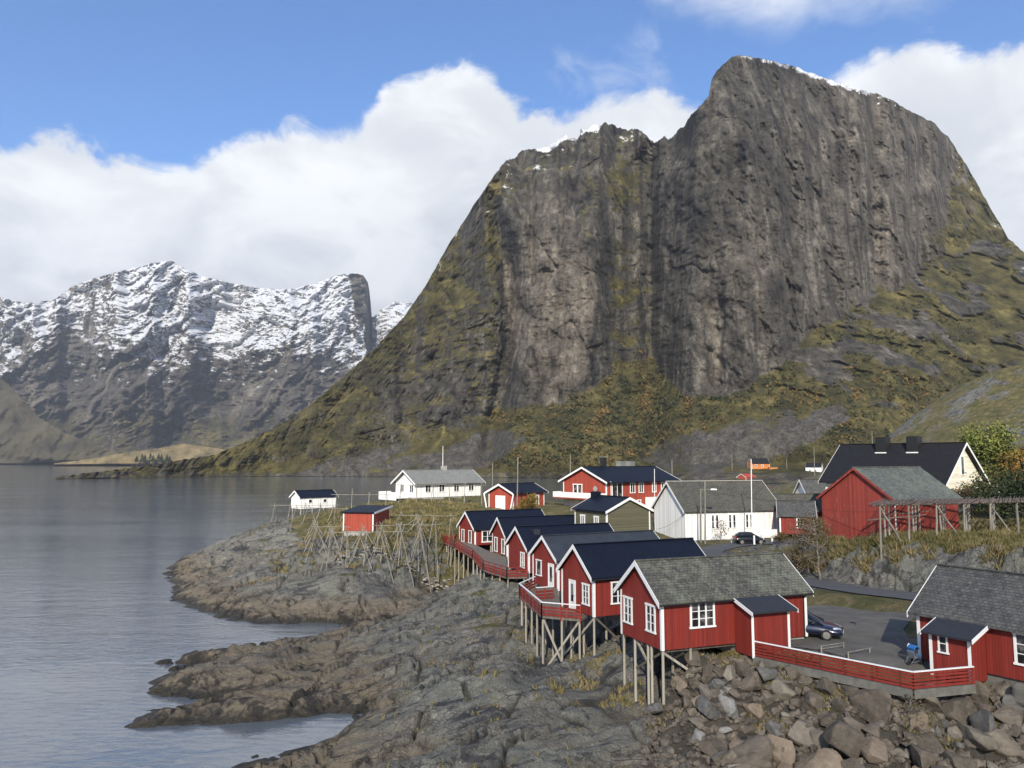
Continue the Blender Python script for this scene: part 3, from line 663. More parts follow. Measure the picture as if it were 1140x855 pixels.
def make_far_mountain():
    us = np.linspace(-330, 760, 760)
    R = [(-330, 300), (-200, 330), (-80, 312), (0, 331), (30, 338), (60, 334), (80, 319), (110, 308), (150, 298), (178, 291), (192, 291), (206, 299), (225, 307), (250, 314), (290, 321), (325, 322), (352, 315), (374, 307), (392, 304), (404, 306), (410, 316), (412, 330), (414, 354), (425, 344), (440, 336), (455, 337), (480, 345), (560, 360), (760, 380)]
    sk = 1.0

    def d0(u): return 3100 + 0.7 * np.abs(u - 150) + 120 * fbm(u / 40, u * 0, 3, seed=13)

    def cot(U, V, T):
        led = fbm(U / 60, V / 16, 4, seed=161)
        low = sstep(V, 430, 505)
        return np.clip(0.62 + 0.8 * sstep(led, 0.0, 0.4) - 0.35 * sstep(-led, 0.0, 0.4) + 0.85 * low, 0.12, 1.6)

    def disp(U, V, X, Z, D):
        h = sstep(Z, 30, 250)
        wx = X + 90 * fbm(X / 420, Z / 420, 3, seed=152)
        r = fbm((wx - 0.5 * Z) / 360, (Z) / 520, 4, 0.55, seed=150, ridged=True); r2 = fbm((wx + 0.7 * Z) / 150, Z / 130, 5, 0.6, seed=151, ridged=True)
        g = lambda c, w: np.exp(-((U - c) / w) ** 2)
        s = 190 * g(235, 24) * sstep(V, 300, 350) * (1 - sstep(V, 440, 480)) + 110 * g(75, 24) - 260 * g(150, 38) - 200 * g(330, 40) + 330 * sstep(U, 406, 414) * sstep(V, 0, 360)
        r3 = fbm((wx - 0.3 * Z) / 42, Z / 34, 4, 0.6, seed=158, ridged=True)
        return s * h + h * (-230 * (r - 0.35) - 85 * (r2 - 0.35) - 34 * (r3 - 0.35)) - 26 * fbm(X / 38, Z / 26, 4, 0.6, seed=155)

    def mask(U, V, X, Z, D, P):
        nz = slope_of(P); n2 = fbm(U / 14, V / 9, 5, 0.62, seed=172); n1 = fbm(U / 50, V / 40, 4, seed=171)
        hgt = np.maximum(sstep(Z + 170 * n1 + 110 * n2, 250, 720), 0.9 * sstep(Z, 640, 800) * sstep(U, 190, 215) * (1 - sstep(U, 375, 390)))
        sn = np.clip(hgt * (0.14 + 0.62 * sstep(nz, 0.15, 0.6)) + 0.62 * n2 * sstep(Z, 220, 400) + 0.16 * sstep(Z, 200, 420) * sstep(nz, 0.45, 0.7), 0, 1)
        tower = sstep(U, 378, 394) * (1 - sstep(U, 412, 415)) * (1 - sstep(V, 345, 372)); sn *= 1 - 0.9 * tower * sstep(U - (V - 300) * 0.15, 384, 392)
        band = np.exp(-((U - 75) / 30) ** 2 - ((V - 385) / 24) ** 2); sn *= 1 - 0.75 * band
        veg = np.clip((1 - sstep(Z, 120, 330)) * 0.75 + 0.3 * n2, 0, 1) * sstep(nz, 0.22, 0.5)
        tone = 0.35 + 0.4 * sstep(n1, -0.2, 0.3) * sstep(Z, 150, 400)
        return np.stack([veg, sn, np.clip(tone, 0, 1), 0 * V], -1)
    relief('mountain', us, R, [(-400, 515.6), (760, 515.6)], d0, cot, disp, mask, mat_mountain('snowy_rock', 0.22), 330, 0.75, label='distant snow covered mountains across the fjord')


make_far_mountain()


def make_low_hills():
    mt = mat_mountain('brown_slope', 0.5)

    def plain(veg, tone=0.0, tal=0.0):
        return lambda U, V, X, Z, D, P: np.stack([np.clip(veg + 0.35 * fbm(U / 12, V / 9, 4, seed=201), 0, 1), 0 * V, tone + 0 * V, tal + 0 * V], -1)
    ds = lambda amp, s: (lambda U, V, X, Z, D: -amp * fbm(X / s, Z / s, 5, 0.55, seed=203, ridged=True))
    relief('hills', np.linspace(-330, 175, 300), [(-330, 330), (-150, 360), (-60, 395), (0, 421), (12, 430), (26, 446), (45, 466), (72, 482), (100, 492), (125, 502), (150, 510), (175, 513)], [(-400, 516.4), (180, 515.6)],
           lambda u: 2300 + 0 * u, lambda U, V, T: 1.0 + 0 * U, ds(60, 160), plain(0.75), mat_simple('heath_painted_shade', (0.050, 0.043, 0.026), 0.95, 0.6, 0.012), 120, 0.5, label='brown hillside painted dark for cloud shade at the left edge of the fjord')  # brown heath darkened in its base colour to stand for cloud shade
    mf = mat_simple('pale_autumn_field', (0.135, 0.105, 0.052), 0.95, 0.6, 0.03)
    relief('hills', np.linspace(60, 420, 240), [(60, 516), (100, 511), (140, 504), (175, 499), (205, 494), (235, 498), (262, 503), (300, 502), (420, 512)], [(60, 517.2), (420, 517.2)],
           lambda u: 1900 + 0 * u, lambda U, V, T: 1.55 + 0 * U, ds(20, 60), plain(1.0), mf, 60, 0.3, label='low tan grassy headland across the fjord')


make_low_hills()


def make_haze():
    me = bpy.data.meshes.new('haze'); bm = bmesh.new(); bmesh.ops.create_cube(bm, size=1.0)
    for v in bm.verts: v.co = (v.co.x * 13600, v.co.y * 13600, -1.0 + (v.co.z + 0.5) * 1900)
    bm.to_mesh(me); bm.free(); m = bpy.data.materials.new('air_haze'); m.use_nodes = True; t = NT(m.node_tree); t.n.clear(); out = t.new('ShaderNodeOutputMaterial'); p = t.new('ShaderNodeVolumePrincipled')
    p.inputs['Color'].default_value = (0.80, 0.88, 1.0, 1); p.inputs['Density'].default_value = 0.000064; p.inputs['Anisotropy'].default_value = 0.2; t.l.new(p.outputs[0], out.inputs['Volume'])
    me.materials.append(m); o = bpy.data.objects.new('haze', me); COL.objects.link(o); tag(o, 'thin blue air haze over the fjord', 'haze', kind='stuff')


make_haze()


def make_shade_cloud():
    """unseen cloud added high behind the viewer to dim the sun on the cabins"""
    c = Vector((12, 47, 4)) + sun_dir * 4600; bm = bmesh.new(); bmesh.ops.create_icosphere(bm, subdivisions=5, radius=1.0)
    co = np.array([v.co for v in bm.verts]); n = fbm(co[:, 0] * 2 + co[:, 2], co[:, 1] * 2 - co[:, 2], 5, 0.55, seed=500)
    co = co * (1 + 0.35 * n[:, None]) * np.array([62, 52, 22])
    for v, p in zip(bm.verts, co): v.co = p
    me = bpy.data.meshes.new('cloud'); bm.to_mesh(me); bm.free()  # mesh of the added, unseen shade cloud
    for p in me.polygons: p.use_smooth = True
    m = bpy.data.materials.new('added_shade_cloud'); m.use_nodes = True; t = NT(m.node_tree); t.n.clear(); out = t.new('ShaderNodeOutputMaterial')
    d = t.new('ShaderNodeBsdfDiffuse'); d.inputs[0].default_value = (0.9, 0.9, 0.9, 1); tr = t.new('ShaderNodeBsdfTransparent'); mx = t.new('ShaderNodeMixShader'); mx.inputs[0].default_value = 0.17
    t.l.new(tr.outputs[0], mx.inputs[1]); t.l.new(d.outputs[0], mx.inputs[2]); t.l.new(mx.outputs[0], out.inputs[0]); me.materials.append(m)
    o = bpy.data.objects.new('cloud', me); COL.objects.link(o); o.location = c; tag(o, 'unseen thin cloud added to shade the cabins', 'cloud', kind='stuff')


make_shade_cloud()
# ------------------------------------------------------------------ building kit
class MB:
    """collects simple solids; build() links them as ONE mesh object"""
    def __init__(s): s.bm = bmesh.new()
    def hexa(s, p):
        v = [s.bm.verts.new(q) for q in p]
        for f in ((0, 3, 2, 1), (4, 5, 6, 7), (0, 1, 5, 4), (1, 2, 6, 5), (2, 3, 7, 6), (3, 0, 4, 7)): s.bm.faces.new([v[i] for i in f])
    def box(s, x0, x1, y0, y1, z0, z1):
        s.hexa([(x0, y0, z0), (x1, y0, z0), (x1, y1, z0), (x0, y1, z0), (x0, y0, z1), (x1, y0, z1), (x1, y1, z1), (x0, y1, z1)])
    def bar(s, a, b, r, r2=None, n=7, jit=0.0):
        a, b = Vector(a), Vector(b); d = (b - a).normalized(); u = d.orthogonal().normalized(); w = d.cross(u); r2 = r if r2 is None else r2
        k = 5 if jit else 2; rings = []
        off = Vector((0, 0, 0))
        for i in range(k):
            t = i / (k - 1); rr = r + (r2 - r) * t
            if jit and 0 < i < k - 1: off = u * random.uniform(-jit, jit) + w * random.uniform(-jit, jit)
            elif i == k - 1: off = Vector((0, 0, 0))
            rings.append([s.bm.verts.new(a + (b - a) * t + off + (u * math.cos(2 * math.pi * j / n) + w * math.sin(2 * math.pi * j / n)) * rr) for j in range(n)])
        for p, q in zip(rings, rings[1:]):
            for j in range(n): s.bm.faces.new((p[j], p[(j + 1) % n], q[(j + 1) % n], q[j]))
        s.bm.faces.new(rings[0][::-1]); s.bm.faces.new(rings[-1])
    def beam(s, a, b, w, h):
        """rectangular timber from a to b, width w (level), height h"""
        a, b = Vector(a), Vector(b); d = (b - a).normalized(); side = d.cross(Vector((0, 0, 1)))
        if side.length < 1e-3: side = Vector((1, 0, 0))
        side.normalize(); up = side.cross(d); S, U = side * w / 2, up * h / 2
        s.hexa([a - S - U, b - S - U, b + S - U, a + S - U, a - S + U, b - S + U, b + S + U, a + S + U])
    def prism(s, poly, x0, x1, axis='x'):
        """polygon in the plane across axis, drawn out from x0 to x1"""
        f = (lambda t, p: (t, p[0], p[1])) if axis == 'x' else ((lambda t, p: (p[0], t, p[1])) if axis == 'y' else (lambda t, p: (p[0], p[1], t)))
        a = [s.bm.verts.new(f(x0, p)) for p in poly]; b = [s.bm.verts.new(f(x1, p)) for p in poly]; n = len(poly)
        s.bm.faces.new(a); s.bm.faces.new(b[::-1])
        for i in range(n): s.bm.faces.new((a[i], b[i], b[(i + 1) % n], a[(i + 1) % n]))
    def build(s, name, m, parent=None, bevel=0.0, smooth=False):
        bmesh.ops.recalc_face_normals(s.bm, faces=s.bm.faces)
        me = bpy.data.meshes.new(name); s.bm.to_mesh(me); s.bm.free()
        if smooth:
            for f in me.polygons: f.use_smooth = True
        me.materials.append(m); o = bpy.data.objects.new(name, me); COL.objects.link(o)
        if parent: o.parent = parent
        if bevel:
            b = o.modifiers.new('bevel', 'BEVEL'); b.width = bevel; b.segments = 2; b.limit_method = 'ANGLE'
        return o


def thing(name, loc, yaw, label, cat, group=None):
    o = bpy.data.objects.new(name, None); COL.objects.link(o); o.location = loc; o.rotation_euler = (0, 0, yaw)
    o.empty_display_size = 0.3; return tag(o, label, cat, group)


def mat_boards(name, c, pitch=0.14, wear=0.25, horizontal=False, weather=(0.30, 0.24, 0.20), rough=0.62):
    m, t, b = new_mat(name); o = t.new('ShaderNodeTexCoord').outputs['Object']; s = t.new('ShaderNodeSeparateXYZ'); t.l.new(o, s.inputs[0])
    k = s.outputs[2] if horizontal else t.math('ADD', s.outputs[0], s.outputs[1])
    ph = t.math('FRACT', t.math('DIVIDE', k, pitch)); gap = t.smooth(t.math('ABSOLUTE', t.math('SUBTRACT', ph, 0.5)), 0.5, 0.40)
    bid = t.math('FLOOR', t.math('DIVIDE', k, pitch)); cb = t.new('ShaderNodeCombineXYZ'); t.put(cb.inputs[0], bid)
    wn = t.new('ShaderNodeTexWhiteNoise', noise_dimensions='1D'); t.put(wn.inputs['W'], bid)
    n = t.noise(t.mapping(o, (5, 5, 0.7) if not horizontal else (0.7, 0.7, 5)), 1.0, 7, 0.7)
    big = t.noise(o, 0.7, 5, 0.6)
    col = t.mix(1.0, c, t.ramp(t.math('ADD', t.math('MULTIPLY', n, 0.5), t.math('MULTIPLY', wn.outputs[0], 0.5)), [(0.2, 0.78), (0.8, 1.18)]), 'MULTIPLY')
    col = t.mix(t.math('MULTIPLY', t.smooth(t.math('ADD', t.math('MULTIPLY', n, 0.75), t.math('MULTIPLY', big, 0.25)), 0.56, 0.74), wear), col, weather)
    col = t.mix(t.math('MULTIPLY', t.math('SUBTRACT', 1.0, gap), 0.55), col, tuple(x * 0.35 for x in c))
    t.put(b.inputs['Base Color'], col); b.inputs['Roughness'].default_value = rough; b.inputs['Specular IOR Level'].default_value = 0.3
    bump(t, b, t.math('ADD', gap, t.math('MULTIPLY', n, 0.15)), 0.8, 0.02); return m


def mat_slate(name, a, c, lich, amount=0.6, rows=0.20):
    m, t, b = new_mat(name); o = t.new('ShaderNodeTexCoord').outputs['Object']; s = t.new('ShaderNodeSeparateXYZ'); t.l.new(o, s.inputs[0])
    cb = t.new('ShaderNodeCombineXYZ'); t.put(cb.inputs[0], s.outputs[0]); t.put(cb.inputs[1], t.math('MULTIPLY', s.outputs[2], 1.6))
    br = t.new('ShaderNodeTexBrick'); t.put(br.inputs['Vector'], cb.outputs[0]); br.inputs['Scale'].default_value = 1.0
    br.inputs['Brick Width'].default_value = 0.26; br.inputs['Row Height'].default_value = rows; br.inputs['Mortar Size'].default_value = 0.014; br.inputs['Mortar Smooth'].default_value = 0.3
    br.inputs['Color1'].default_value = (0, 0, 0, 1); br.inputs['Color2'].default_value = (1, 1, 1, 1); br.inputs['Mortar'].default_value = (0.5, 0.5, 0.5, 1); br.inputs['Bias'].default_value = 0.0
    n = t.noise(o, 2.6, 8, 0.72, 0.3); n2 = t.noise(o, 9, 6, 0.7); big = t.noise(o, 0.45, 5, 0.6)
    col = t.mix(br.outputs[0], a, c); col = t.mix(1.0, col, t.ramp(n2, [(0.3, 0.65), (0.7, 1.35)]), 'MULTIPLY')
    l = t.smooth(t.math('ADD', t.math('MULTIPLY', n, 0.6), t.math('MULTIPLY', big, 0.4)), 0.44, 0.58)
    col = t.mix(t.math('MULTIPLY', l, amount), col, lich)
    col = t.mix(t.math('MULTIPLY', t.smooth(n2, 0.60, 0.68), amount * 0.8), col, tuple(min(1, x * 1.9) for x in lich))
    col = t.mix(t.math('MULTIPLY', br.outputs['Fac'], 0.7), col, (0.015, 0.015, 0.014))
    t.put(b.inputs['Base Color'], col); b.inputs['Roughness'].default_value = 0.85; b.inputs['Specular IOR Level'].default_value = 0.25
    bump(t, b, t.math('ADD', t.math('MULTIPLY', br.outputs[0], 0.6), t.math('ADD', t.math('MULTIPLY', n2, 0.6), t.math('MULTIPLY', br.outputs['Fac'], -0.9))), 0.9, 0.03); return m


def mat_sheet_roof(name, c, rough=0.45, step=0.0):
    m, t, b = new_mat(name); o = t.new('ShaderNodeTexCoord').outputs['Object']; s = t.new('ShaderNodeSeparateXYZ'); t.l.new(o, s.inputs[0])
    n = t.noise(o, 1.3, 6, 0.65); n2 = t.noise(t.mapping(o, (4, 1, 1)), 3, 5, 0.6)
    t.put(b.inputs['Base Color'], t.mix(1.0, c, t.ramp(n, [(0.3, 0.8), (0.7, 1.35)]), 'MULTIPLY')); t.put(b.inputs['Roughness'], t.math('ADD', t.math('MULTIPLY', n2, 0.25), rough - 0.1))
    h = t.math('FRACT', t.math('MULTIPLY', s.outputs[2], 4.2)); w = t.math('SINE', t.math('MULTIPLY', s.outputs[0], 31.0))
    b.inputs['Specular IOR Level'].default_value = 0.22; bump(t, b, t.math('ADD', t.math('MULTIPLY', h, 0.9), t.math('MULTIPLY', w, 0.25)), 0.7, 0.03); return m


M_RED = mat_boards('red_painted_boards', (0.215, 0.028, 0.019), 0.15, 0.28, weather=(0.27, 0.090, 0.068))
M_RED_OLD = mat_boards('weathered_red_boards', (0.270, 0.048, 0.034), 0.24, 1.0, weather=(0.46, 0.27, 0.22))
M_RED_LIGHT = mat_boards('light_red_boards', (0.330, 0.060, 0.036), 0.18, 0.12, weather=(0.36, 0.12, 0.09))
M_WHITE_B = mat_boards('white_painted_boards', (0.80, 0.79, 0.75), 0.22, 0.07, weather=(0.6, 0.58, 0.53))
M_OLIVE = mat_boards('olive_green_boards', (0.125, 0.118, 0.072), 0.15, 0.12, True, weather=(0.17, 0.16, 0.11))
M_CREAM = mat_boards('cream_boards', (0.80, 0.75, 0.60), 0.15, 0.06, True, weather=(0.62, 0.56, 0.42))
M_ORANGE = mat_boards('orange_boards', (0.52, 0.17, 0.035), 0.2, 0.1, True)
M_TRIM = mat_simple('white_trim_paint', (0.78, 0.77, 0.74), 0.55, 0.06, 9)
M_NAVY = mat_sheet_roof('navy_steel_roof', (0.0050, 0.0075, 0.0165), 0.50)
M_STEEL = mat_sheet_roof('grey_steel_roof', (0.032, 0.038, 0.048), 0.5)
M_BLACKROOF = mat_sheet_roof('black_tile_roof', (0.0125, 0.0125, 0.0145), 0.6)
M_FELT = mat_simple('dark_roof_felt', (0.020, 0.024, 0.032), 0.75, 0.25, 5)
M_LICHEN = mat_slate('lichen_slate', (0.050, 0.050, 0.045), (0.105, 0.100, 0.086), (0.190, 0.200, 0.150), 0.62)
M_SLATE = mat_slate('dark_slate', (0.048, 0.049, 0.050), (0.100, 0.098, 0.094), (0.150, 0.148, 0.130), 0.42)
M_SLATE2 = mat_slate('grey_slate', (0.050, 0.050, 0.046), (0.100, 0.096, 0.082), (0.135, 0.132, 0.098), 0.55)
M_ETERNIT = mat_slate('pale_grey_tiles', (0.17, 0.175, 0.165), (0.23, 0.235, 0.225), (0.27, 0.275, 0.25), 0.4)
M_BARNROOF = mat_slate('mossy_barn_tiles', (0.072, 0.078, 0.076), (0.125, 0.132, 0.124), (0.185, 0.215, 0.165), 0.65)
M_POLE = mat_boards('grey_weathered_timber', (0.25, 0.23, 0.19), 0.5, 0.5, weather=(0.38, 0.36, 0.31))
M_STILT = mat_boards('pale_stilt_timber', (0.34, 0.31, 0.25), 0.5, 0.5, weather=(0.44, 0.42, 0.36))
M_DARKWOOD = mat_boards('dark_wet_timber', (0.115, 0.098, 0.078), 0.3, 0.4, weather=(0.2, 0.18, 0.15))
M_DECK = mat_boards('grey_deck_boards', (0.17, 0.145, 0.115), 0.14, 0.3, weather=(0.26, 0.24, 0.2))
M_CONC = mat_simple('concrete', (0.30, 0.29, 0.265), 0.9, 0.25, 2.5, bmp=0.3)
M_PLINTH = mat_simple('weathered_concrete', (0.135, 0.130, 0.112), 0.9, 0.35, 2.0, bmp=0.3)
M_BLACK = mat_simple('black_metal', (0.015, 0.015, 0.016), 0.5, 0.2, 5)
M_RACKWOOD = mat_boards('brown_rack_poles', (0.145, 0.115, 0.095), 0.4, 0.5, weather=(0.22, 0.18, 0.15))


def mat_glass():
    m, t, b = new_mat('window_glass'); o = t.new('ShaderNodeTexCoord').outputs['Object']
    n = t.noise(o, 1.1, 3, 0.5); b.inputs['Roughness'].default_value = 0.06; b.inputs['Specular IOR Level'].default_value = 0.6
    t.put(b.inputs['Base Color'], t.ramp(n, [(0.42, (0.010, 0.011, 0.013)), (0.52, (0.030, 0.032, 0.034)), (0.62, (0.16, 0.155, 0.145))]))       # dim rooms and pale curtains
    bump(t, b, t.noise(o, 2.0, 2, 0.5), 0.05, 0.02); return m


M_GLASS = mat_glass()


class Face:
    """a wall plane: local origin, direction along the wall, outward normal"""
    def __init__(s, o, d, n): s.o, s.d, s.n = Vector(o), Vector(d), Vector(n)
    def p(s, a, h, out=0.0): return s.o + s.d * a + Vector((0, 0, h)) + s.n * out
    def slab(s, mb, a0, a1, h0, h1, o0, o1):
        mb.hexa([s.p(a0, h0, o0), s.p(a1, h0, o0), s.p(a1, h0, o1), s.p(a0, h0, o1), s.p(a0, h1, o0), s.p(a1, h1, o0), s.p(a1, h1, o1), s.p(a0, h1, o1)])


def window(par, f, a, h, w, ht, nx=2, ny=3, fr=0.12, m=None, name='window', pane=True, mid=0.10, sill=True):
    """a window standing on a wall face: casing and glazing bars in one frame, the glass its own part"""
    mb = MB(); a0, a1, h1 = a - w / 2, a + w / 2, h + ht
    f.slab(mb, a0, a0 + fr, h, h1, 0.004, 0.07); f.slab(mb, a1 - fr, a1, h, h1, 0.004, 0.07)
    f.slab(mb, a0 - 0.05, a1 + 0.05, h1 - 0.001, h1 + fr, 0.004, 0.085); f.slab(mb, a0 - (0.05 if sill else 0), a1 + (0.05 if sill else 0), h - fr * 0.8, h + 0.001, 0.004, 0.10)
    iw = w - 2 * fr
    for i in range(1, nx): f.slab(mb, a0 + fr + iw * i / nx - mid / 2, a0 + fr + iw * i / nx + mid / 2, h + 0.001, h1 - 0.001, 0.006, 0.055)
    for j in range(1, ny):
        z = h + ht * j / ny
        for i in range(nx):
            f.slab(mb, a0 + fr + iw * i / nx + (mid / 2 if i else 0), a0 + fr + iw * (i + 1) / nx - (mid / 2 if i < nx - 1 else 0), z - 0.02, z + 0.02, 0.008, 0.045)
    o = mb.build(name, m or M_TRIM, par)
    if pane:
        g = MB(); f.slab(g, a0 + fr, a1 - fr, h, h1, 0.002, 0.022); g.build('pane', M_GLASS, o)
    return o


def door(par, f, a, w=0.95, ht=2.0, h=0.05, m=None, glazed=True):
    mb = MB(); a0, a1 = a - w / 2, a + w / 2; fr = 0.11
    f.slab(mb, a0 - fr, a0, h, h + ht + fr, 0.004, 0.06); f.slab(mb, a1, a1 + fr, h, h + ht + fr, 0.004, 0.06); f.slab(mb, a0, a1, h + ht, h + ht + fr, 0.004, 0.06)
    f.slab(mb, a0, a1, h, h + ht, 0.003, 0.035)
    o = mb.build('door', m or M_TRIM, par)
    if glazed:
        g = MB(); f.slab(g, a0 + 0.2, a1 - 0.2, h + 0.55, h + ht - 0.18, 0.030, 0.048); g.build('pane', M_GLASS, o)
    k = MB(); k.bar(f.p(a1 - 0.10, h + 1.0, 0.03), f.p(a1 - 0.10, h + 1.0, 0.10), 0.022); k.build('handle', M_BLACK, o)
    return o


def gabled(name, x, y, z, yaw, L, Wd, H, R, label, wall, roof, group=None, cat='house', oh=0.28, ov=0.32, trim=True, th=0.11, base=None, barge=0.16, trim_m=None, roof_part='roof'):
    """gable-ended house; near corner at x, y; ridge along local x"""
    o = thing(name, (x, y, z), math.radians(yaw), label, cat, group)
    mb = MB(); mb.prism([(0, 0), (Wd, 0), (Wd, H), (Wd / 2, H + R), (0, H)], 0, L)
    mb.build('wall', wall, o)
    sl = R / (Wd / 2); n = math.sqrt(1 + sl * sl); k = MB(); up = 0.012
    e0, e1_ = -oh, -oh * sl
    t_ = th * n
    # both slopes, closed at the ridge
    A = [(e0, H + e1_ + up), (Wd / 2, H + R + up), (Wd - e0, H + e1_ + up), (Wd - e0, H + e1_ + up + t_ * 0.9), (Wd / 2, H + R + up + t_), (e0, H + e1_ + up + t_ * 0.9)]
    k.prism([A[0], A[1], A[4], A[5]], -ov, L + ov); k.prism([A[1], A[2], A[3], A[4]], -ov, L + ov)
    r = k.build(roof_part, roof, o)
    c = MB(); c.beam((-ov, Wd / 2, H + R + up + t_ + 0.03), (L + ov, Wd / 2, H + R + up + t_ + 0.03), 0.24, 0.06); c.build('ridge_cap', roof, r)
    if group: g_ = MB(); g_.bar((-ov, e0 - 0.06, H + e1_ - 0.01), (L + ov, e0 - 0.06, H + e1_ + 0.02), 0.05, n=6); g_.bar((L - 0.25, e0 - 0.05, H + e1_), (L - 0.25, -0.07, H - 0.45), 0.035, n=6); g_.bar((L - 0.25, -0.07, H - 0.45), (L - 0.25, -0.07, 0.05), 0.035, n=6); g_.build('gutter', M_BLACK, o)
    tm = trim_m or M_TRIM
    if trim:
        for xe, q in ((-ov - 0.035, -0.004), (L + ov + 0.004, 0.035)):
            for sgn in (0, 1):
                ya, yb = (e0 - 0.02, Wd / 2) if sgn == 0 else (Wd - e0 + 0.02, Wd / 2)
                za, zb = H - (oh + 0.02) * sl + up, H + R + up
                v = MB(); v.prism([(ya, za - barge), (yb, zb - barge), (yb, zb + t_ + 0.03), (ya, za + t_ + 0.03)], xe, xe + 0.031); v.build('barge_board', tm, o)
        for cx_, cy_ in ((0, 0), (0, Wd), (L, 0), (L, Wd)):
            v = MB(); w_ = 0.15; sx = 1 if cx_ == 0 else -1; sy = 1 if cy_ == 0 else -1
            v.prism([(cx_ - sx * 0.03, cy_ - sy * 0.03), (cx_ + sx * w_, cy_ - sy * 0.03), (cx_ + sx * w_, cy_ - sy * 0.004), (cx_ - sx * 0.004, cy_ - sy * 0.004), (cx_ - sx * 0.004, cy_ + sy * w_), (cx_ - sx * 0.03, cy_ + sy * w_)], -0.02, H - 0.05, 'z'); v.build('corner_board', tm, o)
    fc = dict(g=Face((0, Wd, 0), (0, -1, 0), (-1, 0, 0)), l=Face((0, 0, 0), (1, 0, 0), (0, -1, 0)), r=Face((L, 0, 0), (0, 1, 0), (1, 0, 0)), b=Face((L, Wd, 0), (-1, 0, 0), (0, 1, 0)))
    return o, fc


def world_xy(o, lx, ly):
    a = o.rotation_euler.z; return (o.location.x + math.cos(a) * lx - math.sin(a) * ly, o.location.y + math.sin(a) * lx + math.cos(a) * ly)


def stilts(o, pts, r=0.085, m=None, drop=0.3, tops=0.0):
    for lx, ly in pts:
        wx, wy = world_xy(o, lx, ly); zb = ground_z(wx, wy) - o.location.z - drop
        mb = MB(); mb.bar((lx, ly, min(zb, -0.3)), (lx, ly, tops - 0.02), r * 1.05, r * 0.95, 8); mb.build('stilt', m or M_STILT, o)


def brace(o, a, b, w=0.09, h=0.14, m=None):
    mb = MB(); mb.beam(a, b, w, h); mb.build('brace', m or M_STILT, o)


# ------------------------------------------------------------------ the row of red cabins on stilts
CAB = 'red cabins on stilts along the shore'
h1, f1 = gabled('stilt_cabin', 8.60, 45.58, 6.07, 20.8, 10.4, 4.8, 2.79, 1.84, 'red cabin with lichen covered slate roof, nearest in the stilted row', M_RED, M_LICHEN, CAB)
window(h1, f1['g'], 0.95, 0.88, 1.05, 1.42, 2, 3); window(h1, f1['g'], 3.65, 0.88, 1.05, 1.42, 2, 3)
window(h1, f1['l'], 2.75, 1.18, 1.72, 1.30, 3, 3, 0.13)


def porch(o, s0, s1, dep, H, zlow, roof_m, side=-1, name='porch', ft=0.10):
    """lean-to entrance against the long wall: walls, felt roof and white posts"""
    y0 = -dep; mb = MB(); hi, lo = H - 0.12, H - 0.62
    mb.prism([(-0.004, zlow), (y0, zlow), (y0, lo), (-0.004, hi - 0.02)], s0, s1); p = mb.build(name, M_RED, o)
    k = MB(); q = (hi - lo) / dep
    k.prism([(-0.006, hi), (y0 - 0.42, lo - 0.42 * q), (y0 - 0.42, lo - 0.42 * q + ft), (-0.006, hi + ft)], s0 - 0.22, s1 + 0.30); k.build('porch_roof', roof_m, p)
    for xs in (s0 - 0.22 - 0.035, s1 + 0.304):
        v = MB(); v.prism([(-0.02, hi - 0.10), (y0 - 0.44, lo - 0.44 * q - 0.10), (y0 - 0.44, lo - 0.44 * q + ft + 0.02), (-0.02, hi + ft + 0.02)], xs, xs + 0.031); v.build('barge_board', M_TRIM, p)
    for xs in (s0 - 0.02, s1 - 0.14):
        v = MB(); v.box(xs, xs + 0.16, y0 - 0.04, y0 - 0.004, zlow - 0.05, lo - 0.02); v.build('corner_board', M_TRIM, p)
    return p


p1 = porch(h1, 5.05, 7.75, 1.55, 2.79, -0.45, M_FELT)
mb = MB(); mb.box(5.3, 10.3, 0.15, 4.6, -0.8, -0.01); mb.build('foundation', M_CONC, h1)
stilts(h1, [(0.12, 0.12), (0.12, 1.35), (0.12, 1.75), (0.12, 3.3), (0.12, 4.68), (2.0, 0.15), (2.2, 2.4), (2.1, 4.6), (4.2, 2.6)], 0.085)
brace(h1, (0.16, 0.2, -0.15), (0.16, 3.2, -1.75), m=M_DARKWOOD); brace(h1, (0.2, 3.2, -0.12), (0.2, 1.5, -1.5)); brace(h1, (0.15, 0.22, -0.15), (1.95, 0.2, -1.35)); brace(h1, (2.1, 0.3, -0.2), (2.15, 2.3, -1.2))
for yy in (0.25, 2.4, 4.5):
    mb = MB(); mb.beam((0.05, yy, -0.10), (5.25, yy, -0.10), 0.12, 0.16); mb.build('floor_beam', M_DARKWOOD, h1)

h2, f2 = gabled('stilt_cabin', 5.72, 55.5, 5.98, 24.9, 10.2, 4.63, 2.80, 1.83, 'red cabin with navy roof, second in the row, behind the lichen roofed cabin', M_RED, M_NAVY, CAB)
door(h2, f2['g'], 1.65, 0.75, 2.0); window(h2, f2['g'], 3.62, 0.75, 0.95, 1.30, 2, 3); window(h2, f2['l'], 2.0, 0.85, 1.15, 1.40, 2, 3)
mb = MB(); mb.box(0.0, 0.06, 4.45, 4.52, 0, 2.6); mb.build('downpipe', M_TRIM, h2)
stilts(h2, [(0.12, 0.15), (0.12, 1.6), (0.12, 3.2), (0.15, 4.5), (2.5, 0.2), (2.5, 2.4), (5, 0.2)], 0.085)
brace(h2, (0.2, 0.2, -0.1), (-0.9, 3.0, -3.3)); brace(h2, (0.16, 3.1, -0.15), (0.16, 1.2, -2.6), m=M_DARKWOOD); brace(h2, (0.3, 0.2, -0.15), (2.4, 0.25, -2.0), m=M_DARKWOOD)
mb = MB(); mb.box(3.0, 10.1, 0.15, 4.5, -0.9, -0.01); mb.build('foundation', M_CONC, h2)

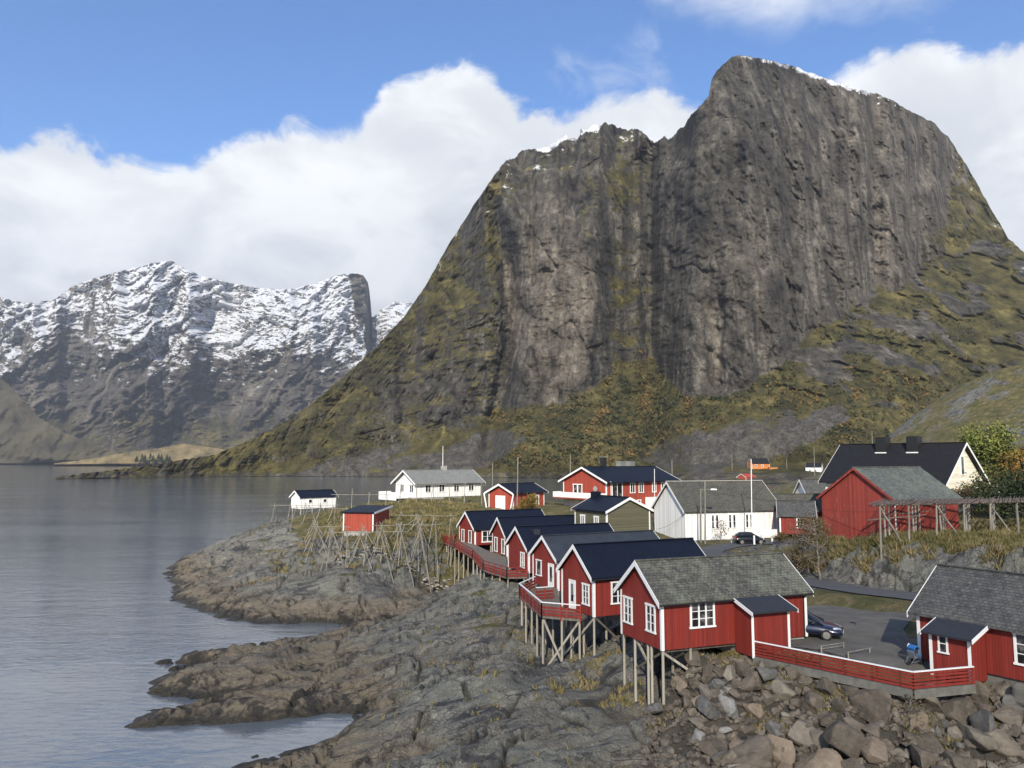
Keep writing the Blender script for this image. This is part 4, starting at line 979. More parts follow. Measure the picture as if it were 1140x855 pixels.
h3, f3 = gabled('stilt_cabin', 3.94, 67.68, 5.76, 26.0, 11.4, 4.63, 2.67, 1.64, 'red cabin with plain grey steel roof, third in the row', M_RED, M_STEEL, CAB)
door(h3, f3['g'], 3.45, 0.8, 2.0); window(h3, f3['g'], 1.2, 0.9, 1.0, 1.25, 1, 1, 0.10)
stilts(h3, [(0.12, 0.15), (0.12, 2.3), (0.12, 4.5), (2.5, 0.3)], 0.085)
mb = MB(); mb.box(2.0, 11.3, 0.15, 4.5, -1.4, -0.01); mb.build('foundation', M_CONC, h3)

h4, f4 = gabled('stilt_cabin', 1.64, 78.15, 5.72, 23.6, 10.4, 5.1, 2.40, 1.83, 'red cabin with navy roof and a flat roof vent, fourth in the row', M_RED, M_NAVY, CAB)
window(h4, f4['g'], 3.7, 0.45, 0.95, 1.35, 2, 3)
mb = MB(); mb.box(1.3, 2.0, 1.45, 2.0, 3.3, 4.10); v = mb.build('roof_vent', M_STEEL, h4)
stilts(h4, [(0.12, 0.15), (0.12, 2.4), (0.12, 4.9), (2.4, 0.3), (2.4, 4.9)], 0.085)
mb = MB(); mb.box(2.6, 10.3, 0.15, 4.9, -1.6, -0.01); mb.build('foundation', M_CONC, h4)

h5, f5 = gabled('stilt_cabin', -0.59, 92.31, 5.61, 21.1, 10.2, 5.1, 2.31, 1.92, 'red cabin with navy roof and two white gable windows, fifth in the row', M_RED, M_NAVY, CAB)
window(h5, f5['g'], 1.35, 0.25, 1.0, 1.55, 1, 1, 0.12); window(h5, f5['g'], 3.85, 0.25, 1.0, 1.55, 1, 1, 0.12)
stilts(h5, [(0.12, 0.15), (0.12, 2.4), (0.12, 4.9), (2.4, 0.3), (2.4, 4.9)], 0.085)

h6, f6 = gabled('stilt_cabin', -5.04, 106.47, 5.34, 28.7, 11.6, 5.0, 2.30, 1.96, 'red cabin with navy roof at the far seaward end of the row', M_RED, M_NAVY, CAB)
window(h6, f6['g'], 1.25, 0.25, 0.85, 1.55, 1, 1, 0.10); window(h6, f6['g'], 3.55, 0.25, 0.95, 1.55, 1, 1, 0.10); window(h6, f6['l'], 1.9, 0.45, 1.75, 1.35, 2, 2, 0.16)
stilts(h6, [(0.12, 0.15), (0.12, 2.4), (0.12, 4.9), (2.6, 0.3), (5.0, 0.3), (2.6, 4.9)], 0.10)


def deck(name, poly, z, rails, label, cap, posts, zr=0.95, cat='deck', th=0.16):
    o = thing(name, (poly[0][0], poly[0][1], z), 0, label, cat, 'wooden decks in front of the cabins'); ox, oy = poly[0]; L_ = lambda p, h=0.0: (p[0] - ox, p[1] - oy, h)
    mb = MB(); mb.prism([(p[0] - ox, p[1] - oy) for p in poly], -th, 0, 'z'); mb.build('platform', M_DECK, o)
    for a, b in rails:
        mb = MB(); va, vb = Vector(L_(a)), Vector(L_(b)); n = max(2, int((vb - va).length / 1.5) + 1)
        for i in range(n + 1):
            q = va.lerp(vb, i / n); mb.box(q.x - 0.045, q.x + 0.045, q.y - 0.045, q.y + 0.045, -0.25, zr - 0.03)
        for h in (0.12, 0.36, 0.60): mb.beam(va + Vector((0, 0, h)), vb + Vector((0, 0, h)), 0.03, 0.15)
        rl = mb.build('railing', M_RED, o)
        mb = MB(); mb.beam(va + Vector((0, 0, zr)), vb + Vector((0, 0, zr)), 0.13, 0.05); mb.build('rail_cap', cap, rl)
    for p in posts:
        zb = ground_z(*p) - z - 0.3; mb = MB(); mb.bar(L_(p, min(zb, -0.4)), L_(p, -th), 0.085, 0.08, 8); mb.build('stilt', M_STILT, o)
    return o


dk1 = deck('deck', [(5.35, 56.2), (4.75, 55.0), (2.1, 56.2), (0.6, 64.4), (2.0, 68.2), (3.5, 68.7), (3.9, 67.6), (3.7, 59.8)], 5.93,
           [((4.75, 55.0), (2.1, 56.2)), ((2.1, 56.2), (0.6, 64.4)), ((0.6, 64.4), (2.0, 68.2)), ((1.9, 62.4), (3.3, 63.0))],
           'red railed wooden deck with white cap rail in front of the second cabin', M_TRIM, [(4.7, 55.15), (3.5, 55.7), (2.2, 56.4), (3.0, 58.0), (1.85, 58.2), (1.5, 60.0), (1.1, 62.0), (0.8, 64.0), (4.3, 57.6), (2.6, 61), (1.9, 67.6)])
for a, b in (((-0.7, -1.1, -0.2), (-2.9, 0.1, -3.6)), ((-3.1, 0.1, -0.3), (-1.7, -0.6, -3.4)), ((-1.85, -0.5, -3.3), (-0.65, -1.05, -3.25))): brace(dk1, a, b)
dk2 = deck('deck', [(1.6, 78.0), (1.5, 77.2), (-0.5, 76.9), (-3.0, 82.0), (-4.6, 92.0), (-7.6, 103.4), (-9.8, 109.6), (-7.6, 111.2), (-5.1, 106.4), (-2.6, 97.2), (-0.7, 92.3), (-0.5, 83.0)], 5.52,
           [((1.5, 77.2), (-0.5, 76.9)), ((-0.5, 76.9), (-3.0, 82.0)), ((-3.0, 82.0), (-4.6, 92.0)), ((-4.6, 92.0), (-7.6, 103.4)), ((-7.6, 103.4), (-9.8, 109.6)), ((-9.8, 109.6), (-7.6, 111.2))],
           'long red railed walkway joining the three farthest cabins', M_RED, [(1.2, 77.3), (-0.4, 77.1), (-1.2, 78.8), (-2.0, 80.6), (-2.9, 82.2), (-3.4, 85.2), (-3.9, 88.4), (-4.5, 91.8), (-5.3, 95.0), (-6.0, 97.8), (-6.8, 100.6), (-7.5, 103.2), (-8.2, 105.4), (-8.9, 107.4), (-9.6, 109.4), (-7.7, 110.8), (-5.0, 101), (-6.6, 106.0)])
brace(dk2, (-4.8, 10, -4.2), (-10.2, 30.5, -4.4), 0.12, 0.2); brace(dk2, (-10.6, 30.2, -4.6), (-9.4, 26.5, -0.4)); brace(dk2, (-9.2, 26, -4.4), (-7.6, 20.5, -0.5))

# ------------------------------------------------------------------ cottage at the right edge, red fences
hr, fr_ = gabled('cottage', 22.6, 44.2, 6.0, -57.5, 8.6, 5.8, 2.63, 2.07, 'red cottage with dark slate roof cut by the right edge, beside the stroller', M_RED, M_SLATE, oh=0.38)
p2 = porch(hr, 1.5, 3.6, 1.5, 2.60, -0.35, M_FELT)
fw = Face((1.5, -1.5, 0), (1, 0, 0), (0, -1, 0)); window(p2, fw, 0.72, 0.98, 0.52, 0.85, 1, 2, 0.09)
window(hr, fr_['l'], 5.85, 0.85, 1.75, 1.40, 3, 3, 0.13)
mb = MB(); mb.box(0.1, 8.5, 0.15, 5.6, -1.2, -0.01); mb.build('foundation', M_PLINTH, hr)
mb = MB(); mb.box(5.0, 6.0, -0.7, 0.1, -1.1, -0.06); mb.build('foundation', M_PLINTH, hr, bevel=0.2)


def board_fence(pts, z0, z1, label, gap_from=1):
    o = thing('board_fence', (pts[0][0], pts[0][1], (z0 + z1) / 2), 0, label, 'fence'); ox, oy, oz = o.location
    n = len(pts) - 1
    for k, (a, b) in enumerate(zip(pts, pts[1:])):
        za, zb = (z0 + (z1 - z0) * k / n) - oz, (z0 + (z1 - z0) * (k + 1) / n) - oz
        va, vb = Vector((a[0] - ox, a[1] - oy, za)), Vector((b[0] - ox, b[1] - oy, zb)); mb = MB()
        for i in range(5): h = 0.10 + i * 0.165; mb.beam(va + Vector((0, 0, h)), vb + Vector((0, 0, h)), 0.028, 0.125 if i in (0, 4) else 0.105)
        m_ = max(2, int((vb - va).length / 1.5))
        for i in range(m_ + 1):
            q = va.lerp(vb, i / m_) + Vector((0.03, 0.06, 0)); mb2 = MB(); mb2.box(q.x - 0.04, q.x + 0.04, q.y - 0.03, q.y + 0.05, q.z - 0.3, q.z + 0.82); mb2.build('fence_post', M_RED, o)
        pn = mb.build('board_panel', M_RED, o)
        c = MB(); c.beam(va + Vector((0, 0, 0.86)), vb + Vector((0, 0, 0.86)), 0.14, 0.045); c.build('rail_cap', M_TRIM, pn)
        d = MB(); d.beam(va + Vector((0, 0.08, -0.22)), vb + Vector((0, 0.08, -0.22)), 0.25, 0.42); d.build('plinth', M_PLINTH, o)
    return o


board_fence([(14.0, 46.0), (19.75, 39.3), (23.2, 40.1)], 5.65, 5.75, 'low red board fence with white cap along the yard edge')

# ------------------------------------------------------------------ white meeting house and neighbours
hw, fw_ = gabled('white_house', 23.5, 106.2, 6.0, 16.8, 14.9, 8.9, 4.1, 3.57, 'long white boarded house with mossy slate roof beside the lane', M_WHITE_B, M_SLATE2, oh=0.4, ov=0.4)
for s in (4.55, 7.25, 9.95): window(hw, fw_['l'], s, 1.55, 1.25, 1.75, 2, 2, 0.13, mid=0.34)
mb = MB(); fw_['l'].slab(mb, 11.6, 13.9, 0.6, 2.5, 0.004, 0.05); mb.build('door', M_WHITE_B, hw)
mb = MB(); mb.box(10.6, 15.4, -1.9, -0.05, 0.25, 0.42); tr = mb.build('terrace', M_TRIM, hw)
mb = MB(); mb.box(10.6, 15.4, -1.95, -1.91, 0.42, 1.35); mb.box(15.36, 15.4, -1.9, -0.1, 0.42, 1.35); mb.build('railing', M_TRIM, tr)
mb = MB(); mb.beam((-0.45, 4.45, 4.1 + 3.57 + 0.2), (15.35, 4.45, 4.1 + 3.57 + 0.2), 0.30, 0.12); mb.build('ridge_board', M_CONC, hw)
mb = MB(); mb.box(0.05, 14.85, 0.1, 8.8, -0.9, -0.01); mb.build('foundation', M_CONC, hw)

# olive house: ridge runs back, gable faces right of the camera
a_ = math.radians(29.8); gx, gy = 11.02 + 6.45 * math.cos(a_), 91.16 + 6.45 * math.sin(a_)
hg, fg = gabled('olive_house', gx, gy, 6.2, 119.8, 6.5, 6.45, 4.75, 1.4, 'olive green house with navy roof between the cabins and the white house', M_OLIVE, M_NAVY, oh=0.35, ov=0.3)
window(hg, fg['b'], 1.7, 2.55, 0.95, 1.35, 2, 1, 0.18); window(hg, fg['b'], 4.5, 2.55, 0.95, 1.35, 2, 1, 0.18)
mb = MB(); mb.box(-0.2, -2.6, 0.4, 2.8, 0, 2.3) if False else mb.box(1.0, 5.5, 6.9, 9.6, 0, 2.6); v = mb.build('shed_annex', M_OLIVE, hg)
mb = MB(); mb.box(0.8, 5.7, 6.8, 9.9, 2.61, 2.8); mb.build('annex_roof', M_NAVY, v)
# black garden object on its roof: flue
mb = MB(); mb.box(5.5, 6.3, 3.2, 4.2, 5.6, 6.75); mb.build('chimney', M_NAVY, hg)

h8, f8 = gabled('large_house', 15.4, 127.3, 7.9, 40.0, 18.0, 10.1, 5.5, 2.15, 'two storey red house with navy roof and white balcony', M_RED_LIGHT, M_NAVY, oh=0.7, ov=0.6)
mb = MB(); mb.box(-0.06, -0.005, -0.02, 10.12, 0.0, 2.3); mb.build('ground_floor_wall', M_WHITE_B, h8)
mb = MB(); mb.box(-2.0, -0.07, -0.2, 10.6, 2.45, 2.65); bl = mb.build('balcony', M_RED_LIGHT, h8)
mb = MB(); mb.box(-2.04, -1.98, -0.2, 10.6, 2.66, 3.55); mb.box(-1.97, -0.07, 10.55, 10.6, 2.66, 3.55); mb.box(-1.97, -0.07, -0.2, -0.15, 2.66, 3.55); mb.build('railing', M_TRIM, bl)
window(h8, f8['g'], 3.5, 3.0, 2.2, 1.75, 2, 1, 0.16, mid=0.3)
mb = MB(); mb.bar((-0.45, 2.1, 4.2), (-0.35, 2.1, 4.2), 0.45, 0.42, 16); mb.build('satellite_dish', M_CONC, h8)
for s, w_, hh, ht in ((2.6, 2.6, 2.9, 2.2), (6.4, 1.3, 3.5, 1.5), (8.6, 1.3, 3.5, 1.5), (12.0, 1.1, 3.5, 1.5), (5.8, 1.2, 0.5, 1.6), (8.0, 1.0, 0.3, 1.8), (14.5, 1.3, 3.5, 1.5)): window(h8, f8['l'], s, hh, w_, ht, 2 if w_ > 1 else 1, 1, 0.15)
mb = MB(); mb.box(9.6, 13.8, -1.5, -0.05, 0.8, 2.6); mb.build('entrance_porch', M_TRIM, h8)
mb = MB(); mb.box(4.6, 5.4, 4.9, 5.7, 6.9, 9.4); c_ = mb.build('chimney', M_BLACK, h8)
mb = MB(); mb.box(4.5, 5.5, 4.8, 5.8, 9.41, 9.5); mb.build('chimney_cap', M_CONC, c_)
for xs in (12.5, 15.0):
    mb = MB(); mb.box(xs, xs + 1.3, 8.0, 9.2, 6.3, 8.7); mb.build('roof_vent', M_ETERNIT, h8)
mb = MB(); mb.bar((1.0, -0.1, 0.1), (1.0, -0.1, 4.9), 0.06); mb.bar((1.0, -0.1, 4.9), (0.4, -0.6, 5.4), 0.06); mb.build('downpipe', M_TRIM, h8)

h9, f9 = gabled('garage', 0.2, 126.8, 8.75, 50.0, 8.2, 5.3, 2.8, 1.25, 'small red garage with white door and splayed white corner boards', M_RED_LIGHT, M_NAVY, cat='garage', oh=0.45, ov=0.6)
mb = MB(); f9['g'].slab(mb, 1.5, 3.6, 0.02, 2.25, 0.004, 0.05); mb.build('garage_door', M_TRIM, h9); window(h9, f9['l'], 6.3, 0.1, 0.9, 2.0, 1, 1, 0.2, name='side_door')
for yy, d in ((0.0, -0.55), (5.3, 0.55)):
    mb = MB(); mb.beam((-0.62, yy - d * 0.15, 0.0), (-0.62, yy + d, 2.6), 0.12, 0.2); mb.build('splayed_post', M_TRIM, h9)

h10, f10 = gabled('bungalow', -17.1, 139.3, 10.1, 39.8, 14.4, 6.9, 2.75, 2.0, 'white bungalow with pale grey roof and solid white balcony by the strait', M_WHITE_B, M_ETERNIT, oh=0.7, ov=0.7)
mb = MB(); mb.box(-2.6, -0.05, 2.5, 8.6, -0.15, 0.0); bl = mb.build('balcony', M_TRIM, h10); mb = MB(); mb.box(-2.65, -2.6, 2.5, 8.6, -0.5, 0.95); mb.box(-2.59, -0.05, 8.55, 8.6, -0.5, 0.95); mb.build('railing', M_TRIM, bl)
for s in (2.2, 5.4): window(h10, f10['g'], s, 0.95, 1.4, 1.2, 2, 1, 0.12)
for s in (2.5, 5.5, 8.8, 12.2): window(h10, f10['l'], s, 1.0, 1.3, 1.2, 2, 1, 0.12)
mb = MB(); mb.box(8.0, 8.9, 3.2, 4.0, 4.2, 5.6); mb.build('chimney', M_CONC, h10)
mb = MB(); mb.bar((8.4, 3.9, 4.6), (8.4, 3.9, 9.4), 0.07, 0.04); mb.build('mast', M_TRIM, h10)
mb = MB(); mb.box(0.05, 14.3, 0.1, 6.8, -1.5, -0.01); mb.build('foundation', M_CONC, h10)

h11, f11 = gabled('boathouse', -43.4, 160.4, 6.8, 43.6, 8.2, 3.9, 2.4, 1.15, 'small white hut with navy roof standing on stilts at the water', M_WHITE_B, M_NAVY, cat='hut', oh=0.3, ov=0.4)
window(h11, f11['l'], 2.2, 1.2, 0.9, 0.6, 1, 1, 0.1); window(h11, f11['l'], 5.6, 1.2, 0.9, 0.6, 1, 1, 0.1)
stilts(h11, [(0.2, 0.2), (2.8, 0.2), (5.4, 0.2), (8, 0.2), (0.2, 3.7), (2.8, 3.7), (8, 3.7)], 0.12)

# the red mono-pitch shed among the racks
hs = thing('red_shed', (-18.6, 105.0, 7.35), math.radians(78), 'bright red shed with sloping navy roof among the drying racks', 'shed')
mb = MB(); mb.prism([(0, 0), (6.0, 0), (6.0, 2.95), (0, 2.45)], 0, 4.3, 'y'); mb.build('wall', M_RED_LIGHT, hs)
mb = MB(); mb.prism([(-0.3, 2.43), (6.3, 2.98), (6.3, 3.10), (-0.3, 2.55)], -0.3, 4.6, 'y'); mb.build('roof', M_NAVY, hs)
mb = MB(); mb.prism([(-0.32, 2.30), (6.32, 2.85), (6.32, 3.12), (-0.32, 2.57)], -0.34, -0.305, 'y'); mb.build('barge_board', M_TRIM, hs)
for px, py in ((-0.03, 4.18), (-0.03, -0.03), (5.88, -0.03)):
    mb = MB(); mb.box(px, px + 0.16, py, py + 0.16, -0.05, 2.3 + px * 0.07); mb.build('corner_board', M_TRIM, hs)
mb = MB(); mb.box(0.1, 5.9, 0.1, 4.2, -1.0, -0.01); mb.build('foundation', M_CONC, hs)

hb, fb = gabled('barn', 36.5, 74.6, 8.9, 30.8, 10.7, 8.1, 4.26, 2.86, 'weathered red barn with mossy grey roof raised on short posts', M_RED_OLD, M_BARNROOF, cat='barn', oh=0.4, ov=0.3, trim=False)
mb = MB(); mb.prism([(-0.02, -0.05), (0.14, -0.05), (0.14, -0.02), (-0.02, -0.02)], 0, 4.1, 'z'); mb.build('corner_board', M_TRIM, hb)
for sgn in (0, 1):
    ya = -0.4 if sgn == 0 else 8.5; za = 4.26 - 0.4 * 2.86 / 4.05
    mb = MB(); mb.prism([(ya, za - 0.14), (4.05, 7.0), (4.05, 7.26), (ya, za + 0.14)], -0.34, -0.305); mb.build('barge_board', M_RED_OLD, hb)
stilts(hb, [(0.2, 0.2), (0.2, 2.7), (0.2, 5.4), (0.2, 7.9), (3.5, 7.9), (3.5, 4), (7, 7.9), (10.5, 7.9)], 0.14)

hy, fy = gabled('cream_house', 63.0, 104.4, 8.8, 123.7, 16.8, 9.9, 5.5, 4.7, 'large cream house with black roof and two black chimneys', M_CREAM, M_BLACKROOF, oh=0.75, ov=0.7)
for yy in ((5.1, 1.0), (9.6, 1.0)):
    mb = MB(); mb.box(yy[0], yy[0] + 1.5, 5.0, 6.3, 8.6, 11.3); c_ = mb.build('chimney', M_BLACK, hy); mb = MB(); mb.box(yy[0] - 0.08, yy[0] + 1.58, 4.95, 6.38, 8.9, 9.15); mb.build('flashing', M_TRIM, c_)
window(hy, fy['g'], 4.9, 6.2, 1.0, 2.3, 1, 1, 0.15); window(hy, fy['g'], 3.8, 2.7, 1.1, 1.5, 2, 1, 0.14); window(hy, fy['g'], 6.6, 2.7, 1.1, 1.5, 2, 1, 0.14)
mb = MB(); mb.box(0.1, 16.7, 0.1, 9.8, -1.5, -0.01); mb.build('foundation', M_CONC, hy)

hA, fA = gabled('small_house', 36.4, 106.5, 6.9, -18, 4.4, 5.2, 2.5, 1.7, 'small red house with grey roof peeping out between white house and barn', M_RED, M_SLATE, oh=0.35)
window(hA, fA['l'], 2.6, 0.9, 0.9, 1.2, 2, 1); window(hA, fA['r'], 2.6, 2.6, 0.8, 0.9, 1, 1)
hB_, fB = gabled('small_house', 40.0, 117, 6.3, 5, 8.5, 6, 3.0, 2.2, 'house with worn grey roof behind the small red house', M_RED, M_SLATE2, oh=0.35)
hC, fC = gabled('small_house', 50.5, 132, 6.0, 4, 12, 7.2, 3.9, 3.4, 'white house with dark slate roof just left of the barn roof', M_WHITE_B, M_SLATE, oh=0.4)

# ------------------------------------------------------------------ houses across the strait
q = at(848, 526.5, 592); hO, fO = gabled('orange_house', q.x - 7, q.y, q.z + 1.0, 8, 14, 8, 6.5, 3.4, 'orange house under the mountain across the strait', M_ORANGE, M_BLACKROOF, oh=0.6)
window(hO, fO['l'], 3, 3.5, 1.8, 1.6, 2, 1, 0.2); window(hO, fO['l'], 8, 3.5, 1.8, 1.6, 2, 1, 0.2)
mb = MB(); mb.box(12.5, 19, -3, -0.05, -1, 3.0); v = mb.build('terrace', M_ORANGE, hO); mb = MB(); mb.box(12.4, 19.1, -3.1, -0.1, 3.01, 3.4); mb.build('terrace_rail', M_DECK, v)
q = at(840, 535.5, 552); hN, fN = gabled('red_boathouse', q.x - 6, q.y, q.z - 0.6, 35, 11, 8, 3.2, 2.3, 'red boathouse on the far shore below the orange house', M_RED_LIGHT, M_RED_LIGHT, cat='boathouse', oh=0.5)
q = at(906, 528.5, 584); hM, fM = gabled('white_cabin', q.x - 6, q.y, q.z + 1.2, -30, 11, 8, 4.8, 2.8, 'white cabin with dark roof across the strait near the barn', M_WHITE_B, M_BLACKROOF, oh=0.6)
window(hM, fM['l'], 3, 1.2, 1.6, 1.5, 2, 1, 0.2); window(hM, fM['l'], 7, 1.2, 1.6, 1.5, 2, 1, 0.2)
for (u0, v0, D, l_, lab) in ((0, 0, 0, 0, ''),): pass
# ------------------------------------------------------------------ fish drying racks
RACKS = 'wooden fish drying racks'


def rack(pa, pb, label, span=2.4, step=3.2, top=3.2, over=0.5, cross=0, level=True, ztop=None, seed=1, legr=0.055, slant=1.0, side=False, crossing=0.45, m=None):
    """A-frame legs that cross at the top, long poles laid along the crotches, thin poles across"""
    random.seed(seed); m = m or M_POLE
    ax, ay = pa; bx, by = pb; L = math.hypot(bx - ax, by - ay); dx, dy = (bx - ax) / L, (by - ay) / L; nx, ny = -dy, dx
    zt = ztop if ztop is not None else max(ground_z(ax, ay), ground_z(bx, by), ground_z((ax + bx) / 2, (ay + by) / 2)) + top
    o = thing('drying_rack', (ax, ay, zt), 0, label, 'drying rack', RACKS); n = max(1, round(L / step))
    for i in range(n + 1):
        s = L * i / n
        for sg in (-1, 1):
            fx, fy = ax + dx * s + nx * span * sg * slant + random.uniform(-.2, .2), ay + dy * s + ny * span * sg * slant + random.uniform(-.2, .2); gz = ground_z(fx, fy) - 0.15
            tx, ty = dx * s - nx * crossing * sg * 0.5 + random.uniform(-.15, .15), dy * s - ny * crossing * sg * 0.5
            mb = MB(); mb.bar((fx - ax, fy - ay, gz - zt), (tx, ty, random.uniform(0.15, over)), legr * random.uniform(0.9, 1.2), legr * 0.75, 6, jit=0.04); mb.build('leg', m, o)
    for off, zz in ((0.0, 0.0), (-0.7, -1.15), (0.7, -1.15))[:3 if side else 1]:
        mb = MB(); mb.bar((-dx * 0.8 + nx * off, -dy * 0.8 + ny * off, zz), (dx * (L + 0.8) + nx * off, dy * (L + 0.8) + ny * off, zz + random.uniform(-.1, .1)), 0.050, 0.036, 6, jit=0.09); mb.build('beam', m, o)
    for i in range(cross):
        s = L * (i + 0.5) / cross; mb = MB(); z0 = -0.72 + random.uniform(-.04, .04); w = 1.0 + random.uniform(0, .7)
        mb.bar((dx * s - nx * w, dy * s - ny * w, z0), (dx * s + nx * w, dy * s + ny * w, z0 + random.uniform(-.1, .1)), 0.035, 0.03, 5); mb.build('cross_pole', m, o)
    return o


def pxy(u, v, D): q = at(u, v, D); return (q.x, q.y)


rack(pxy(368, 590, 97), pxy(446, 590, 97), 'drying rack nearest the water, in front of the bright red shed', 1.7, 2.4, seed=1, ztop=8.0, cross=2)
AX = [(352, 100, 349, 112, 8.1, 'A-framed rack at the rock edge, leftmost of those facing the sea'), (371, 97, 366, 106, 7.9, 'A-framed rack just left of the bright red shed'), (401, 93.5, 404, 102, 8.1, 'A-framed rack in front of the left half of the bright red shed'), (424, 93.0, 424, 101.5, 8.3, 'A-framed rack in front of the right half of the bright red shed'),
      (447, 94, 445, 104, 8.4, 'A-framed rack right of the bright red shed, above the dry wall'), (468, 97, 465, 110, 8.8, 'A-framed rack midway between the bright red shed and the farthest cabin'),]
for i, (u0, d0_, u1, d1_, zt_, lab) in enumerate(AX): rack(pxy(u0, 600, d0_), pxy(u1, 600, d1_), lab, 1.45, 4.2, seed=20 + i, ztop=zt_, over=0.75, side=(i % 3 == 0), legr=0.056)
rack(pxy(352, 587, 104), pxy(384, 588, 103), 'low drying rack left of the bright red shed, level with its foot', 1.6, 2.6, seed=15, ztop=8.1)
rack(pxy(420, 584, 101), pxy(486, 583, 103), 'drying rack with a long rail right of the bright red shed', 1.6, 2.9, seed=16, ztop=8.5)
rack(pxy(306, 562, 142), pxy(374, 562, 142), 'drying rack beneath the white stilted hut at the water', 1.8, 2.8, seed=3, ztop=8.6, cross=3)
rack(pxy(374, 551, 128), pxy(430, 551, 128), 'drying rack with two tall leaning poles behind the bright red shed', 1.6, 2.6, seed=6, ztop=11.2, over=1.2, cross=2)
rack(pxy(446, 540, 134), pxy(536, 540, 134), 'long drying rack running in front of the white bungalow', 1.7, 2.7, seed=7, ztop=12.6, cross=3)
rack(pxy(330, 569, 132), pxy(385, 571, 128), 'drying rack at the left of the rack field, before the hut', 1.7, 2.7, seed=9, ztop=8.9, cross=2)
rack(pxy(446, 573, 109), pxy(502, 574, 107), 'drying rack with one long rail behind the A-framed racks', 1.7, 2.7, seed=14, ztop=9.2)


def flat_rack():
    """the big level rack by the barn: posts, two heights of beams, a dense bed of thin poles"""
    random.seed(5); z = 12.95; a = Vector((31.6, 68.2)); d = Vector((0.957, 0.29)); n = Vector((0.55, 0.835)); L = 24.0; Wd = 8.0
    o = thing('drying_rack', (a.x, a.y, z), 0, 'large level drying rack with a dense bed of poles beside the barn', 'drying rack', RACKS)
    P = lambda s, w, h=0.0: (d.x * s + n.x * w, d.y * s + n.y * w, h)
    for w in (0, 2.7, 5.3, 8.0):
        mb = MB(); mb.bar(P(-0.5, w, 0), P(L + 0.5, w, 0), 0.09, 0.08, 7, jit=0.05); mb.build('beam', M_RACKWOOD, o)
    for w in (0.1, 6.2):
        mb = MB(); mb.bar(P(-0.8, w, -1.25), P(5.5, w, -0.9), 0.065, 0.05, 6, jit=0.05); mb.build('beam', M_RACKWOOD, o)
    for i in range(8):
        s = 0.6 + 3.1 * i
        for w in (0, 2.7, 5.3, 8.0):
            x, y, _ = P(s, w); g = ground_z(a.x + x, a.y + y) - z - 0.2
            mb = MB(); mb.bar(P(s + random.uniform(-.15, .15), w, g), P(s, w, 0.12), 0.10, 0.075, 6, jit=0.03); mb.build('post', M_POLE, o)
        if i in (0, 2, 4, 6):
            x, y, _ = P(s + 2.6, -1.0); g = ground_z(a.x + x, a.y + y) - z - 0.2
            mb = MB(); mb.bar(P(s + 2.6, -0.7, g), P(s, 0.05, -0.1), 0.085, 0.06, 6, jit=0.04); mb.build('brace', M_POLE, o)
    mb = MB()
    for i in range(74):
        s = -0.2 + L * i / 73; h = 0.13 + random.uniform(0, .12); mb.bar(P(s + random.uniform(-.25, .25), -0.5 - random.uniform(0, .9), h), P(s + random.uniform(-.25, .25), Wd + random.uniform(.1, .9), h + random.uniform(-.03, .12)), 0.042, 0.03, 5)
    b_ = mb.build('pole_bed', M_RACKWOOD, o); b_['kind'] = 'stuff'


flat_rack()

# ------------------------------------------------------------------ poles, lamps, posts
POLES = 'wooden utility poles'


def pole(u, vb, vt, D, label, name='utility_pole', cat='pole', r=0.11, m=None, group=POLES, zb=None, arm=False):
    b_ = at(u, vb, D); t_ = at(u, vt, D); g = min(b_.z, ground_z(b_.x, b_.y)) - 0.2 if zb is None else zb
    o = thing(name, (b_.x, b_.y, b_.z), 0, label, cat, group); h = t_.z - b_.z
    mb = MB(); mb.bar((0, 0, g - b_.z), (0.02 * h, 0, h), r, r * 0.7, 8); mb.build('post', m or M_POLE, o)
    if arm:
        mb = MB(); mb.beam((0.02 * h - 0.8, 0, h - 0.5), (0.02 * h + 0.8, 0, h - 0.5), 0.1, 0.1); a_ = mb.build('crossarm', m or M_POLE, o)
        for s in (-0.7, 0, 0.7): mb = MB(); mb.bar((0.02 * h + s, 0, h - 0.45), (0.02 * h + s, 0, h - 0.2), 0.05, 0.04, 6); mb.build('insulator', M_TRIM, a_)
    return o


pole(575.5, 566, 509, 123, 'tall wooden pole beside the autumn bush at the red garage')
pole(634.5, 540, 506, 150, 'wooden pole rising behind the gable of the two storey red house')
pole(748, 545, 512.5, 150, 'wooden pole rising behind the right end of the two storey red house')
pole(728.5, 560, 522, 118, 'thin white mast at the right end of the two storey red house', 'mast', 'mast', 0.06, M_TRIM, None)
pole(548, 534, 516, 160, 'short grey pole behind the red garage')
for u, vb, vt, D, lab in ((815, 527, 506, 590, 'far pole on the shore left of the orange house'), (876, 526, 510, 590, 'far pole right of the orange house'), (906.5, 519, 498, 480, 'far pole above the white cabin across the strait'),
                          (971, 494, 480, 260, 'pole standing on the slope above the cream house roof')): pole(u, vb, vt, D, lab, r=0.22 if D > 400 else 0.14)
lp = pole(780.2, 598, 545, 103, 'wooden lamp pole with white street lamp before the white house', 'lamp_post', 'street lamp', 0.11, None, None)
mb = MB(); mb.beam((0.1, 0, 6.2), (1.5, -0.3, 6.25), 0.06, 0.06); br = mb.build('arm', M_POLE, lp)
mb = MB(); mb.prism([(-0.42, 0), (0.42, 0), (0.36, 0.16), (-0.30, 0.2)], -0.16, 0.16, 'y'); lh = mb.build('lamp_head', M_TRIM, lp); lh.location = (1.75, -0.3, 6.15)
pole(785.0, 600, 535.5, 101, 'darker wooden pole standing right beside the lamp pole')
pole(837, 595, 511, 103, 'tall white flagpole before the white house', 'flagpole', 'flagpole', 0.075, M_TRIM, None)
